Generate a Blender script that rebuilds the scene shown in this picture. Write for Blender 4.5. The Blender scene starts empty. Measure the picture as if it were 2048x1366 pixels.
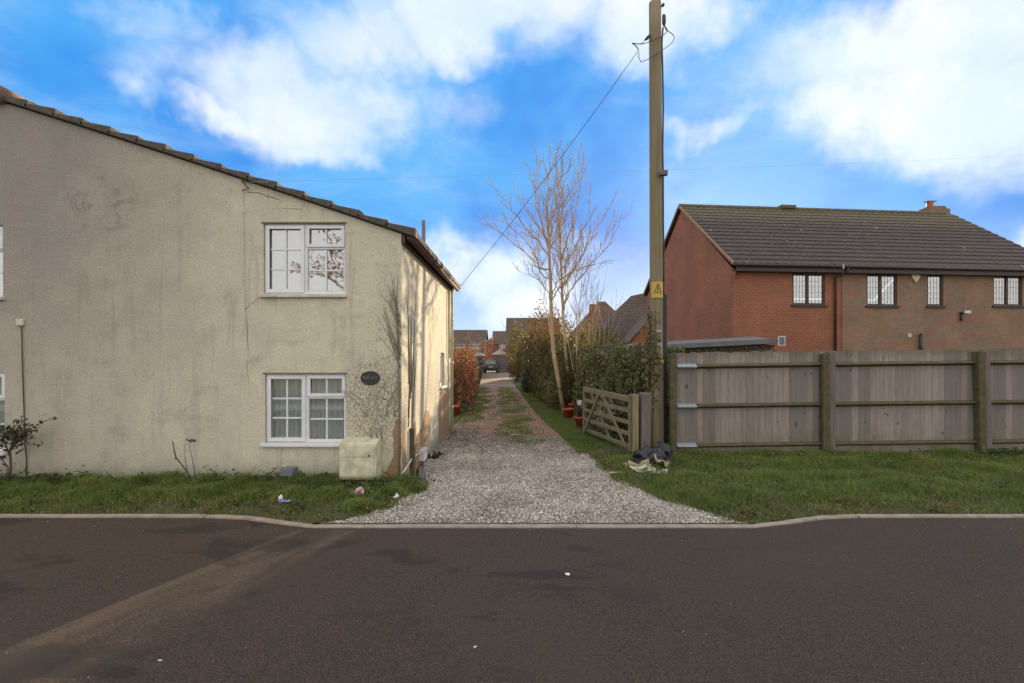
import bpy, bmesh, math, random
import numpy as np
from mathutils import Vector, Matrix, noise as mnoise
R = math.radians
rnd = random.Random(11)
rng = np.random.default_rng(5)
scene = bpy.context.scene
COL = scene.collection
F, CX, CY, H = 1000.0, 1040.0, 716.0, 1.75
def P(px, py, D): return Vector(((px-CX)/F*D, D, H-(py-CY)/F*D))
def G(px, py):
    D = F*H/(py-CY); return ((px-CX)/F*D, D)

# ------------------------------------------------------------------ helpers
def tag(o, label=None, cat=None, group=None, kind=None):
    if label: o['label'] = label
    if cat: o['category'] = cat
    if group: o['group'] = group
    if kind: o['kind'] = kind
    return o
def empty(name, loc, rz=0, **k):
    o = bpy.data.objects.new(name, None); COL.objects.link(o)
    o.location = loc; o.rotation_euler = (0, 0, rz); o.empty_display_size = .2
    return tag(o, **k)
def wloc(o):
    v = Vector((0, 0, 0))
    while o is not None:
        v += o.location; o = o.parent
    return v
def uvmap(me):
    uv = me.uv_layers.new(name='UVMap').data
    vs = me.vertices
    for p in me.polygons:
        n = p.normal
        if abs(n.z) > .95: a, b = Vector((1, 0, 0)), Vector((0, 1, 0))
        else:
            a = Vector((-n.y, n.x, 0)).normalized(); b = n.cross(a)
            if b.z < 0: b = -b
        for li in p.loop_indices:
            co = vs[me.loops[li].vertex_index].co
            uv[li].uv = (co.dot(a), co.dot(b))
class MB:
    def __init__(s): s.v = []; s.f = []; s.sm = []
    def add(s, vs, fs, smooth=False):
        o = len(s.v); s.v += [tuple(v) for v in vs]
        s.f += [tuple(i+o for i in f) for f in fs]; s.sm += [smooth]*len(fs); return s
    def box(s, x0, x1, y0, y1, z0, z1, M=None):
        vs = [Vector((x, y, z)) for z in (z0, z1) for y in (y0, y1) for x in (x0, x1)]
        if M is not None: vs = [M @ v for v in vs]
        return s.add(vs, [(0,2,3,1),(4,5,7,6),(0,1,5,4),(2,6,7,3),(0,4,6,2),(1,3,7,5)])
    def bar(s, a, b, w, h, up=(0,0,1)):
        a, b = Vector(a), Vector(b); d = (b-a); L = d.length; d.normalize()
        u = Vector(up); sd = d.cross(u)
        if sd.length < 1e-4: sd = d.cross(Vector((1,0,0)))
        sd.normalize(); u = sd.cross(d)
        M = Matrix((( d.x, sd.x, u.x, a.x),(d.y, sd.y, u.y, a.y),(d.z, sd.z, u.z, a.z),(0,0,0,1)))
        return s.box(0, L, -w/2, w/2, -h/2, h/2, M)
    def tube(s, pts, r, n=8, cap=True, smooth=True):
        pts = [Vector(p) for p in pts]
        rs = r if isinstance(r, (list, tuple)) else [r]*len(pts)
        vs = []; fs = []; prev = None
        for i, p in enumerate(pts):
            d = (pts[min(i+1, len(pts)-1)]-pts[max(i-1, 0)])
            if d.length < 1e-9: d = Vector((0,0,1))
            d.normalize()
            if prev is None:
                a = d.cross(Vector((0, 0, 1)) if abs(d.z) < .9 else Vector((1, 0, 0))).normalized()
            else:
                a = (prev-d*prev.dot(d))
                a = a.normalized() if a.length > 1e-6 else d.orthogonal().normalized()
            prev = a; b = d.cross(a)
            for k in range(n):
                t = 2*math.pi*k/n
                vs.append(p+(a*math.cos(t)+b*math.sin(t))*rs[i])
        for i in range(len(pts)-1):
            for k in range(n):
                fs.append((i*n+k, i*n+(k+1) % n, (i+1)*n+(k+1) % n, (i+1)*n+k))
        if cap:
            fs.append(tuple(range(n-1, -1, -1))); fs.append(tuple((len(pts)-1)*n+k for k in range(n)))
        return s.add(vs, fs, smooth)
    def lathe(s, prof, c, n=20):
        vs = []; fs = []
        for r, z in prof:
            for k in range(n):
                t = 2*math.pi*k/n; vs.append((c[0]+r*math.cos(t), c[1]+r*math.sin(t), c[2]+z))
        for i in range(len(prof)-1):
            for k in range(n): fs.append((i*n+k, i*n+(k+1) % n, (i+1)*n+(k+1) % n, (i+1)*n+k))
        return s.add(vs, fs, True)
    def prism(s, poly, fn, t0, t1):
        """poly 2-D outline, fn(u,v,t) -> 3-D"""
        n = len(poly)
        vs = [fn(u, v, t0) for u, v in poly]+[fn(u, v, t1) for u, v in poly]
        fs = [tuple(range(n)), tuple(range(2*n-1, n-1, -1))]
        fs += [(i, i+n, (i+1) % n+n, (i+1) % n) for i in range(n)]
        return s.add(vs, fs)
    def build(s, name, mat, parent=None, local=False, bevel=0, uv=False, fix=True, **k):
        me = bpy.data.meshes.new(name)
        off = Vector((0, 0, 0)) if (local or parent is None) else wloc(parent)
        vs = s.v if off.length == 0 else [(v[0]-off.x, v[1]-off.y, v[2]-off.z) for v in s.v]
        me.from_pydata(vs, [], s.f); me.update()
        if fix:
            bm = bmesh.new(); bm.from_mesh(me); bmesh.ops.recalc_face_normals(bm, faces=bm.faces); bm.to_mesh(me); bm.free()
        if any(s.sm): me.polygons.foreach_set('use_smooth', s.sm)
        if uv: uvmap(me)
        o = bpy.data.objects.new(name, me); COL.objects.link(o)
        if isinstance(mat, (list, tuple)):
            for m in mat: me.materials.append(m)
        else: me.materials.append(mat)
        o.parent = parent
        if bevel:
            b = o.modifiers.new('Bevel', 'BEVEL'); b.width = bevel; b.segments = 2; b.limit_method = 'ANGLE'
        return tag(o, **k)
def npmesh(name, V, Fc, mat, parent=None, smooth=False, **k):
    """V (n,3), Fc (m,k) arrays"""
    me = bpy.data.meshes.new(name)
    V = np.asarray(V, dtype=np.float32)
    if parent is not None: V = V-np.array(wloc(parent), dtype=np.float32)
    m, q = Fc.shape
    me.vertices.add(len(V)); me.vertices.foreach_set('co', V.ravel())
    me.loops.add(m*q); me.loops.foreach_set('vertex_index', Fc.astype(np.int32).ravel())
    me.polygons.add(m); me.polygons.foreach_set('loop_start', np.arange(m, dtype=np.int32)*q)
    if smooth: me.polygons.foreach_set('use_smooth', np.ones(m, dtype=bool))
    me.update(calc_edges=True); me.validate()
    me.materials.append(mat)
    o = bpy.data.objects.new(name, me); COL.objects.link(o); o.parent = parent
    return tag(o, **k)

# ------------------------------------------------------------------ materials
class NT:
    def __init__(s, name):
        s.m = bpy.data.materials.new(name); s.m.use_nodes = True
        s.t = s.m.node_tree; s.n = s.t.nodes; s.b = s.n['Principled BSDF']; s.out = s.n['Material Output']
        s.tc = s.n.new('ShaderNodeTexCoord')
    def link(s, a, b): s.t.links.new(a, b)
    def node(s, typ, **k):
        n = s.n.new(typ)
        for a, v in k.items(): setattr(n, a, v)
        return n
    def inp(s, sock, v):
        if hasattr(v, 'is_output') or isinstance(v, bpy.types.NodeSocket): s.link(v, sock)
        elif isinstance(v, (tuple, list)) and len(v) == 3 and sock.type == 'RGBA': sock.default_value = (*v, 1)
        else: sock.default_value = v
    def noise(s, scale, detail=4, rough=.6, vec=None, dist=0, mapscale=None):
        n = s.node('ShaderNodeTexNoise'); n.inputs['Scale'].default_value = scale
        n.inputs['Detail'].default_value = detail; n.inputs['Roughness'].default_value = rough
        n.inputs['Distortion'].default_value = dist
        v = vec or s.tc.outputs['Object']
        if mapscale:
            mp = s.node('ShaderNodeMapping'); mp.inputs['Scale'].default_value = mapscale; s.link(v, mp.inputs[0]); v = mp.outputs[0]
        s.link(v, n.inputs['Vector']); return n.outputs['Fac']
    def ramp(s, fac, a, b, ca=0., cb=1.):
        n = s.node('ShaderNodeMapRange'); n.interpolation_type = 'SMOOTHSTEP'
        s.link(fac, n.inputs[0])
        for i, v in zip((1, 2, 3, 4), (a, b, ca, cb)): n.inputs[i].default_value = v
        return n.outputs[0]
    def mix(s, fac, a, b, mode='MIX'):
        n = s.node('ShaderNodeMix', data_type='RGBA', blend_type=mode)
        s.inp(n.inputs[0], fac); s.inp(n.inputs[6], a); s.inp(n.inputs[7], b); return n.outputs[2]
    def math(s, op, a, b=0., c=0.):
        n = s.node('ShaderNodeMath', operation=op)
        s.inp(n.inputs[0], a); s.inp(n.inputs[1], b); s.inp(n.inputs[2], c); return n.outputs[0]
    def island(s): return s.node('ShaderNodeNewGeometry').outputs['Random Per Island']
    def base(s, c): s.inp(s.b.inputs['Base Color'], c)
    def rough(s, v): s.inp(s.b.inputs['Roughness'], v)
    def bump(s, h, strength=.5, dist=.01, prev=None):
        n = s.node('ShaderNodeBump'); n.inputs['Strength'].default_value = strength; n.inputs['Distance'].default_value = dist
        s.link(h, n.inputs['Height'])
        if prev is not None: s.link(prev, n.inputs['Normal'])
        s.link(n.outputs[0], s.b.inputs['Normal']); return n.outputs[0]
def simple(name, c, c2=None, scale=6, rough=.7, bump=.2, bscale=60, metallic=0, bd=.004, stretch=None):
    m = NT(name); c2 = c2 or tuple(x*.7 for x in c)
    m.base(m.mix(m.ramp(m.noise(scale, 6, .65, mapscale=stretch), .3, .7), c, c2))
    m.rough(rough); m.b.inputs['Metallic'].default_value = metallic
    if bump: m.bump(m.noise(bscale, 4, mapscale=stretch), bump, bd)
    return m.m
def leafmat(name, cols, trans=.3, rough=.5, patch=None):
    m = NT(name); i = m.island()
    r = m.node('ShaderNodeValToRGB'); r.color_ramp.interpolation = 'LINEAR'
    e = r.color_ramp.elements
    for k, c in enumerate(cols):
        p = k/(len(cols)-1)
        if k < 2: e[k].position = p if k == 0 else 1.0
    while len(e) < len(cols): e.new(.5)
    for k, c in enumerate(cols): e[k].position = k/(len(cols)-1)
    for k, c in enumerate(cols): e[k].color = (*c, 1)
    m.link(i, r.inputs[0])
    big = m.ramp(m.noise(1.3, 3), .35, .65)
    c = m.mix(m.math('MULTIPLY', big, .45), r.outputs[0], tuple(x*.5 for x in cols[len(cols)//2]))
    if patch: c = m.mix(m.ramp(m.noise(2.3, 6, .7), .48, .68, 0, .5), c, patch)
    m.base(c); m.rough(rough)
    tr = m.node('ShaderNodeBsdfTranslucent'); m.link(c, tr.inputs[0])
    mx = m.node('ShaderNodeMixShader'); mx.inputs[0].default_value = trans
    m.link(m.b.outputs[0], mx.inputs[1]); m.link(tr.outputs[0], mx.inputs[2]); m.link(mx.outputs[0], m.out.inputs[0])
    return m.m
def glass(name, fac, tint=(1, 1, 1), rough=.01):
    m = NT(name); g = m.node('ShaderNodeBsdfGlossy'); g.inputs['Roughness'].default_value = rough
    g.inputs['Color'].default_value = (*tint, 1)
    nb = m.node('ShaderNodeBump'); nb.inputs['Strength'].default_value = .06; nb.inputs['Distance'].default_value = .02
    m.link(m.noise(2.2, 1), nb.inputs['Height']); m.link(nb.outputs[0], g.inputs['Normal'])
    t = m.node('ShaderNodeBsdfTransparent'); t.inputs['Color'].default_value = (.85, .88, .87, 1)
    mx = m.node('ShaderNodeMixShader'); mx.inputs[0].default_value = fac
    m.link(t.outputs[0], mx.inputs[1]); m.link(g.outputs[0], mx.inputs[2]); m.link(mx.outputs[0], m.out.inputs[0])
    return m.m
def brickmat(name, a, b, mortar, w=.225, h=.075, patch=None, mw=.01):
    m = NT(name)
    bt = m.node('ShaderNodeTexBrick'); m.link(m.tc.outputs['UV'], bt.inputs['Vector'])
    bt.inputs['Scale'].default_value = 1; bt.inputs['Brick Width'].default_value = w; bt.inputs['Row Height'].default_value = h
    bt.inputs['Mortar Size'].default_value = mw; bt.inputs['Mortar Smooth'].default_value = .2
    nz = m.noise(9, 5)
    ca = m.mix(m.ramp(nz, .3, .7), a, tuple(x*.72 for x in a)); cb = m.mix(m.ramp(nz, .3, .7), b, tuple(x*.8 for x in b))
    if patch:
        pm = m.ramp(m.noise(1.1, 5, .75, dist=.6, mapscale=(.6, .6, 2.4)), .50, .56)
        ca = m.mix(pm, ca, patch); cb = m.mix(pm, cb, tuple(x*.85 for x in patch))
    m.link(ca, bt.inputs['Color1']); m.link(cb, bt.inputs['Color2']); bt.inputs['Mortar'].default_value = (*mortar, 1)
    gr = m.ramp(m.noise(.7, 4), .35, .7, .82, 1.05)
    c = m.mix(1., bt.outputs['Color'], gr, 'MULTIPLY')
    m.base(c); m.rough(.9)
    inv = m.math('SUBTRACT', 1, bt.outputs['Fac']); m.bump(m.math('ADD', inv, m.math('MULTIPLY', m.noise(70, 3), .5)), .5, .006)
    return m.m

M = {}
# cottage render
m = NT('weathered_cream_render')
ob = m.tc.outputs['Object']
sep = m.node('ShaderNodeSeparateXYZ'); m.link(ob, sep.inputs[0])
X, Y, Z = sep.outputs
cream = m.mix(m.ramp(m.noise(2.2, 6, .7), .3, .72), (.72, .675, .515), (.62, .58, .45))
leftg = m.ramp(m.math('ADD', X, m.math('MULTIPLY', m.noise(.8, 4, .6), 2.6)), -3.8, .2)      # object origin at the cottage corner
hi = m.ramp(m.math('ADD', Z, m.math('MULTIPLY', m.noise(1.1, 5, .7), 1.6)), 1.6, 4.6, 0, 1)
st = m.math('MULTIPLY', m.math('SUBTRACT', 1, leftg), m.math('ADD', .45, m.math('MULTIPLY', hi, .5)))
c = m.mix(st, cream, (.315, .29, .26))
c = m.mix(m.math('MULTIPLY', m.ramp(m.noise(1.9, 7, .75, dist=.5), .5, .68), .35), c, (.29, .26, .215))
low = m.math('MULTIPLY', m.ramp(m.math('ADD', Z, m.math('MULTIPLY', m.noise(2, 5), .5)), .25, .75, .55, 0), 1.)
c = m.mix(low, c, (.27, .27, .20))
def bodge(cx, cz, rx, rz):
    a = m.math('POWER', m.math('DIVIDE', m.math('SUBTRACT', X, cx), rx), 2)
    b = m.math('POWER', m.math('DIVIDE', m.math('SUBTRACT', Z, cz), rz), 2)
    return m.ramp(m.math('ADD', a, b), .25, 1.1, 1, 0)
sp = m.math('MULTIPLY', bodge(-.38, 1.1, .62, .75), m.ramp(m.noise(46, 3, .6, mapscale=(1.3, 1.3, .65)), .47, .56))
sp2 = m.math('MULTIPLY', bodge(-.12, 2.1, .38, 1.5), m.ramp(m.noise(34, 3, .6, mapscale=(1.5, 1.5, .6)), .54, .62))
c = m.mix(m.math('MULTIPLY', m.math('MAXIMUM', sp, m.math('MULTIPLY', sp2, .7)), .62), c, (.10, .09, .055))
grain = m.noise(130, 3, .7)
c = m.mix(1., c, m.ramp(grain, .25, .75, .80, 1.12), 'MULTIPLY')
c = m.mix(1., c, m.ramp(m.noise(38, 4, .7), .3, .7, .84, 1.08), 'MULTIPLY')
strk = m.math('MULTIPLY', m.ramp(m.noise(1.6, 6, .7, mapscale=(5, 5, .35)), .52, .68), .28); c = m.mix(strk, c, (.24, .225, .185))
rep2 = m.math('MULTIPLY', bodge(-4.15, 3.85, .6, .5), m.ramp(m.noise(4, 6, .75, dist=.6), .5, .62, 0, .5)); c = m.mix(rep2, c, (.19, .17, .155))
spl = m.math('MULTIPLY', m.ramp(m.math('ADD', Z, m.math('MULTIPLY', m.noise(9, 5, .7), .35)), .22, .5, .65, 0), 1.); c = m.mix(spl, c, (.20, .185, .13))
m.base(c); m.rough(.95)
bb = m.bump(m.noise(60, 4, .75), .9, .016); m.bump(m.noise(3.5, 3), .5, .03, bb)
M['render'] = m.m
M['bare'] = simple('bare_pebbledash', (.37, .24, .135), (.24, .165, .10), 30, .95, .9, 110, bd=.012)
M['upvc'] = simple('white_plastic', (.72, .74, .76), (.62, .64, .66), 3, .35, 0)
M['sill'] = simple('painted_sill', (.62, .60, .52), (.42, .40, .33), 9, .6, .2)
M['cream_pl'] = simple('cream_plastic', (.66, .61, .46), (.40, .40, .25), 7, .6, .2, 20)
M['white_pl'] = simple('white_box_plastic', (.68, .67, .64), (.5, .49, .46), 8, .5, 0)
M['grey_pl'] = simple('grey_plastic', (.17, .19, .22), (.12, .135, .16), 4, .5, .1)
M['black'] = simple('black_plastic', (.012, .012, .013), (.02, .02, .02), 5, .45, 0)
M['plaque'] = simple('black_plaque', (.02, .019, .02), (.035, .03, .028), 30, .5, .2)
M['pinkish'] = simple('plaque_relief_paint', (.36, .28, .28), (.2, .16, .16), 60, .7, 0)
M['curtain'] = simple('net_curtain', (.80, .80, .80), (.6, .59, .58), 6, .9, 0, stretch=(8, 8, .5))
M['blind'] = simple('pale_blind', (.21, .245, .265), (.17, .20, .215), 2, .9, 0)
M['glass_l'] = glass('window_glass', .17)
M['glass_u'] = glass('upper_window_glass', .27)
M['glass_b'] = glass('leaded_glass', .27, (1, 1, 1))
M['tile_c'] = simple('lichened_tiles', (.115, .095, .075), (.055, .048, .042), 14, .9, .6, 60, bd=.01)
M['tile_ridge'] = simple('ridge_terracotta', (.19, .12, .08), (.12, .09, .065), 10, .9, .5)  # terracotta is the ridge tiles' own colour
m = NT('brown_concrete_tiles')
c = m.mix(m.ramp(m.noise(2.5, 6, .7), .35, .7), (.054, .038, .031), (.076, .056, .046))
c = m.mix(m.ramp(m.noise(4.2, 3, .5), .69, .72), c, (.24, .2, .15))
sp_ = m.node('ShaderNodeSeparateXYZ'); m.link(m.tc.outputs['Object'], sp_.inputs[0])
mossr = m.math('MULTIPLY', m.ramp(m.math('ADD', sp_.outputs[2], m.math('MULTIPLY', m.noise(3, 4), .8)), 7.4, 8.5), .6)
c = m.mix(mossr, c, (.13, .115, .06)); m.base(c); m.rough(.8); m.bump(m.noise(60, 4), .4, .006)
M['tile_b'] = m.m
M['tile_far'] = simple('far_roof_tiles', (.085, .06, .045), (.12, .085, .06), 3, .9, .3, 8)
M['brick_red'] = brickmat('red_brick', (.36, .105, .05), (.28, .088, .048), (.26, .175, .115))
M['brick_buff'] = brickmat('brown_buff_brick', (.235, .16, .105), (.26, .175, .118), (.23, .18, .135), patch=(.29, .145, .088), mw=.007)
M['brick_far'] = brickmat('orange_brick', (.34, .10, .045), (.28, .085, .045), (.24, .15, .1))
M['wood_brown'] = simple('brown_stained_timber', (.045, .026, .02), (.03, .018, .014), 5, .5, .1)
M['lead'] = simple('lead_strip', (.26, .28, .28), (.2, .21, .21), 5, .5, 0)
# fence timber
m = NT('weathered_fence_boards')
v = m.tc.outputs['Object']
isl = m.island()
g1 = m.noise(3, 6, .7, mapscale=(9, 9, .5)); g2 = m.noise(14, 5, .7, mapscale=(9, 9, .35))
c = m.mix(m.ramp(g1, .3, .7), (.33, .285, .255), (.23, .198, .175))
c = m.mix(m.ramp(isl, 0, 1, 0, .8), c, (.155, .14, .13))
c = m.mix(m.ramp(g2, .5, .72, 0, .55), c, (.085, .068, .058))
knot = m.ramp(m.noise(7, 1, .5, mapscale=(2.2, 1, 1)), .72, .76, 0, .8); c = m.mix(knot, c, (.055, .04, .033))
sz = m.node('ShaderNodeSeparateXYZ'); m.link(v, sz.inputs[0])
moss = m.math('MULTIPLY', m.ramp(m.math('ADD', sz.outputs[2], m.math('MULTIPLY', m.noise(2.2, 5), .9)), .55, 1.1, .5, 0), m.ramp(m.noise(5, 4), .3, .6))
c = m.mix(moss, c, (.10, .10, .035))
mt = m.math('MULTIPLY', m.ramp(m.math('ADD', sz.outputs[2], m.math('MULTIPLY', m.noise(6, 5), .3)), 1.86, 2.05, 0, .55), 1); c = m.mix(mt, c, (.10, .10, .04))
m.base(c); m.rough(.9); m.bump(g2, .5, .004); M['fence'] = m.m
M['mossy'] = simple('mossy_timber', (.12, .088, .056), (.052, .056, .016), 11, .95, .5, 50, stretch=(1, 1, 1))
M['post_grey'] = simple('grey_split_timber', (.17, .145, .13), (.11, .09, .078), 6, .9, .5, 30, stretch=(6, 6, .4))
M['galv'] = simple('galvanised_steel', (.38, .46, .52), (.28, .34, .38), 12, .45, .1, metallic=.3)
m = NT('creosoted_pole_wood')
gs = m.noise(3, 6, .7, mapscale=(8, 8, .25)); sz = m.node('ShaderNodeSeparateXYZ'); m.link(m.tc.outputs['Object'], sz.inputs[0])
c = m.mix(m.ramp(gs, .3, .7), (.25, .20, .135), (.16, .13, .09))
c = m.mix(m.math('MULTIPLY', m.ramp(m.noise(2.5, 5, .7, mapscale=(2, 2, .5)), .4, .65), .65), c, (.165, .155, .06))
m.base(c); m.rough(.9); m.bump(gs, .6, .01); M['pole'] = m.m
M['gate'] = simple('green_tinged_gate_timber', (.23, .19, .125), (.14, .125, .065), 5, .9, .4, 30, stretch=(2, 2, 2))
M['gate_y'] = simple('yellow_weathered_timber', (.25, .20, .10), (.17, .15, .07), 5, .9, .4, 30, stretch=(5, 5, .4))
M['yellow'] = simple('yellow_enamel', (.52, .36, .06), (.42, .30, .06), 6, .5, 0)
M['plate'] = simple('pale_plate', (.5, .5, .46), (.35, .35, .32), 9, .5, 0)
M['cable'] = simple('dark_cable', (.045, .036, .032), (.07, .055, .045), 20, .6, 0)
M['rust'] = simple('rusty_iron', (.09, .045, .03), (.05, .03, .025), 20, .8, .2)
M['terracotta'] = simple('red_plastic_pot', (.40, .07, .035), (.30, .055, .03), 6, .6, .1)
M['green_pl'] = simple('green_crate_plastic', (.02, .17, .08), (.02, .12, .06), 6, .5, 0)
M['soil'] = simple('dark_soil', (.03, .022, .016), (.05, .035, .025), 20, 1, .8, 60)
M['bark_pale'] = simple('pale_bark', (.46, .35, .23), (.30, .22, .14), 5, .9, .5, 30, stretch=(3, 3, .6))
M['bark'] = simple('brown_bark', (.12, .085, .055), (.07, .05, .035), 6, .9, .5, 30)
M['deadstem_and_shadow'] = simple('dead_ivy_stem_and_lintel_shadow', (.19, .16, .11), (.13, .11, .08), 30, .95, .1)  # dead stems and cracks; also colours the painted lintel shadow strips
M['faint'] = simple('ivy_rootlet_mark', (.36, .33, .235), (.26, .235, .165), 30, .95, .1)
M['bag'] = simple('black_bin_bag', (.014, .014, .017), (.022, .022, .027), 4, .33, .8, 9, bd=.04)
M['card'] = simple('soggy_cardboard', (.38, .31, .21), (.24, .18, .11), 14, .9, .4)
M['paper'] = simple('torn_white_board', (.60, .57, .48), (.45, .42, .34), 9, .8, .2)
M['blue'] = simple('blue_wrapper', (.05, .06, .42), (.6, .6, .65), 9, .4, .2)
M['white'] = simple('white_scrap', (.75, .75, .77), (.6, .6, .62), 9, .5, 0)
M['pink'] = simple('pink_wrapper', (.55, .25, .36), (.62, .5, .52), 18, .5, .3)
M['felt'] = simple('grey_shed_felt', (.16, .155, .155), (.11, .11, .11), 5, .85, .2)
M['concrete'] = simple('concrete_edging', (.36, .30, .24), (.23, .195, .155), 6, .9, .4, 90)
M['carpaint'] = simple('dark_car_paint', (.016, .015, .024), (.02, .018, .03), 2, .25, 0)
M['carglass'] = simple('dark_car_glass', (.10, .14, .15), (.08, .11, .12), 2, .1, 0)
M['redlamp'] = simple('red_lamp', (.35, .02, .02), (.25, .01, .01), 2, .3, 0)
M['canvas'] = simple('pale_canvas', (.42, .40, .34), (.3, .29, .25), 3, .8, 0)
M['bluecan'] = simple('blue_grey_canvas', (.22, .32, .36), (.16, .25, .29), 3, .8, 0)
M['greywood'] = simple('blue_grey_timber', (.12, .135, .14), (.085, .095, .1), 4, .9, .3, 20, stretch=(6, 6, .5))
M['greenwood'] = simple('dark_green_fence', (.045, .055, .035), (.03, .04, .028), 4, .9, .3)
M['alarm'] = simple('cream_alarm_plastic', (.62, .55, .33), (.5, .44, .26), 4, .5, 0)
M['solar'] = simple('blue_grey_panel', (.12, .15, .19), (.09, .11, .15), 4, .3, 0)
# leaves and grasses
M['ivy'] = leafmat('ivy_leaves', [(.10, .10, .035), (.16, .16, .055), (.21, .195, .07), (.12, .14, .055), (.30, .27, .13), (.18, .135, .075)], .35, .6)
M['evergreen'] = leafmat('evergreen_leaves', [(.07, .085, .02), (.13, .13, .032), (.22, .19, .045), (.10, .10, .03), (.17, .12, .045)], .5, .55)
M['goldleaf'] = leafmat('yellow_green_leaves', [(.09, .10, .02), (.16, .15, .03), (.06, .08, .02), (.2, .14, .04)], .35, .5)
M['copper'] = leafmat('copper_beech_leaves', [(.24, .075, .028), (.32, .12, .04), (.14, .045, .024), (.42, .19, .07), (.10, .04, .025), (.20, .09, .04)], .4, .6)
M['amber'] = leafmat('amber_twiggy_leaves', [(.22, .12, .04), (.15, .09, .035), (.28, .15, .06), (.10, .07, .03)], .35, .7)
M['olive'] = leafmat('olive_brown_leaves', [(.16, .14, .05), (.22, .17, .06), (.12, .12, .04), (.26, .16, .07), (.09, .10, .035)], .4, .6)
M['darkleaf'] = leafmat('dark_purple_leaves', [(.02, .016, .02), (.035, .025, .03), (.015, .02, .015)], .15, .5)
M['grass'] = leafmat('grass_blades', [(.09, .155, .024), (.16, .25, .04), (.25, .31, .06), (.11, .20, .03), (.38, .34, .14), (.14, .24, .038)], .5, .6, patch=(.22, .19, .07))
M['rose'] = leafmat('rose_leaves', [(.03, .04, .018), (.055, .065, .025), (.09, .07, .035), (.04, .05, .02)], .25, .5)
M['weed'] = leafmat('weed_leaves', [(.035, .07, .016), (.06, .11, .022), (.09, .12, .03)], .3, .5)
M['bud'] = leafmat('pale_buds', [(.35, .28, .18), (.5, .42, .28), (.25, .18, .1)], .4, .6)
M['litter'] = leafmat('fallen_leaves', [(.21, .115, .06), (.14, .08, .05), (.28, .18, .10), (.11, .07, .05), (.33, .24, .15)], .2, .8)
M['redleaf'] = leafmat('russet_leaves', [(.38, .10, .05), (.28, .08, .045), (.45, .17, .08)], .4, .6)
M['flower'] = leafmat('pale_leaves', [(.42, .40, .26), (.55, .5, .38), (.3, .32, .16)], .4, .6)
m = NT('gravel_stones'); i = m.island()
r = m.node('ShaderNodeValToRGB'); e = r.color_ramp.elements
e[0].color = (.19, .16, .125, 1); e[1].color = (.80, .76, .68, 1)
for p, cc in ((.25, (.32, .275, .22)), (.5, (.48, .43, .365)), (.72, (.38, .36, .33)), (.88, (.66, .61, .54))):
    x = e.new(p); x.color = (*cc, 1)
m.link(i, r.inputs[0]); m.base(m.mix(1., r.outputs[0], m.ramp(m.noise(1.4, 5, .65), .35, .65, .8, 1.12), 'MULTIPLY')); m.rough(.85); M['stone'] = m.m
# grounds
m = NT('gravel_bed'); vo = m.node('ShaderNodeTexVoronoi'); vo.inputs['Scale'].default_value = 55; m.link(m.tc.outputs['Object'], vo.inputs['Vector'])
c = m.mix(m.ramp(m.noise(70, 3), .35, .7), (.15, .12, .10), (.29, .245, .215)); c = m.mix(m.ramp(m.noise(1.2, 5, .7), .5, .65, 0, .6), c, (.12, .095, .07))
m.base(c); m.rough(.95); m.bump(vo.outputs['Distance'], 1, .02); M['gravelbed'] = m.m
m = NT('earth_lane'); 
sx = m.node('ShaderNodeSeparateXYZ'); m.link(m.tc.outputs['Object'], sx.inputs[0])
c = m.mix(m.ramp(m.noise(2.2, 6, .7), .35, .68), (.24, .125, .078), (.33, .21, .14)); c = m.mix(m.ramp(m.noise(1.1, 5, .7, mapscale=(1.6, .5, 1)), .48, .6, 0, .8), c, (.10, .11, .04))
c = m.mix(m.ramp(m.noise(40, 3), .5, .7, 0, .5), c, (.34, .24, .18)); c = m.mix(m.ramp(sx.outputs[1], 24, 32, 0, .8), c, (.21, .155, .11))
m.base(c); m.rough(.95); m.bump(m.noise(30, 5), .9, .03); M['lane'] = m.m
m = NT('verge_soil'); c = m.mix(m.ramp(m.noise(3, 6, .7), .35, .65), (.055, .06, .022), (.085, .065, .035)); m.base(c); m.rough(1); m.bump(m.noise(25, 5), 1, .03); M['verge'] = m.m
m = NT('field'); c = m.mix(m.ramp(m.noise(.3, 6, .7), .35, .65), (.07, .085, .03), (.11, .09, .05)); m.base(c); m.rough(1); M['field'] = m.m
m = NT('asphalt')
f1 = m.noise(95, 3, .75); f2 = m.noise(45, 4, .7)
c = m.mix(m.ramp(f1, .35, .68), (.020, .0155, .013), (.082, .063, .050))
c = m.mix(m.ramp(m.noise(.55, 5, .65), .4, .65, 0, .5), c, (.058, .045, .036))
vt = m.node('ShaderNodeMapping'); vt.inputs['Scale'].default_value = (.8, 1.5, 1); vt.inputs['Rotation'].default_value = (0, 0, R(25)); m.link(m.tc.outputs['Object'], vt.inputs[0])
damp = m.ramp(m.noise(1.15, 7, .62, vec=vt.outputs[0], dist=.35), .54, .60)
sx = m.node('ShaderNodeSeparateXYZ'); m.link(m.tc.outputs['Object'], sx.inputs[0])
damp = m.math('MULTIPLY', damp, m.ramp(sx.outputs[0], .1, 1.4, .75, .08))
c = m.mix(damp, c, (.022, .018, .016))
c = m.mix(1., c, (1.08, 1., .9), 'MULTIPLY'); m.base(c); m.rough(m.ramp(damp, 0, .6, .9, .78)); m.bump(f2, .35, .005); m.b.inputs['Specular IOR Level'].default_value = .3
M['asphalt'] = m.m

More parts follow.
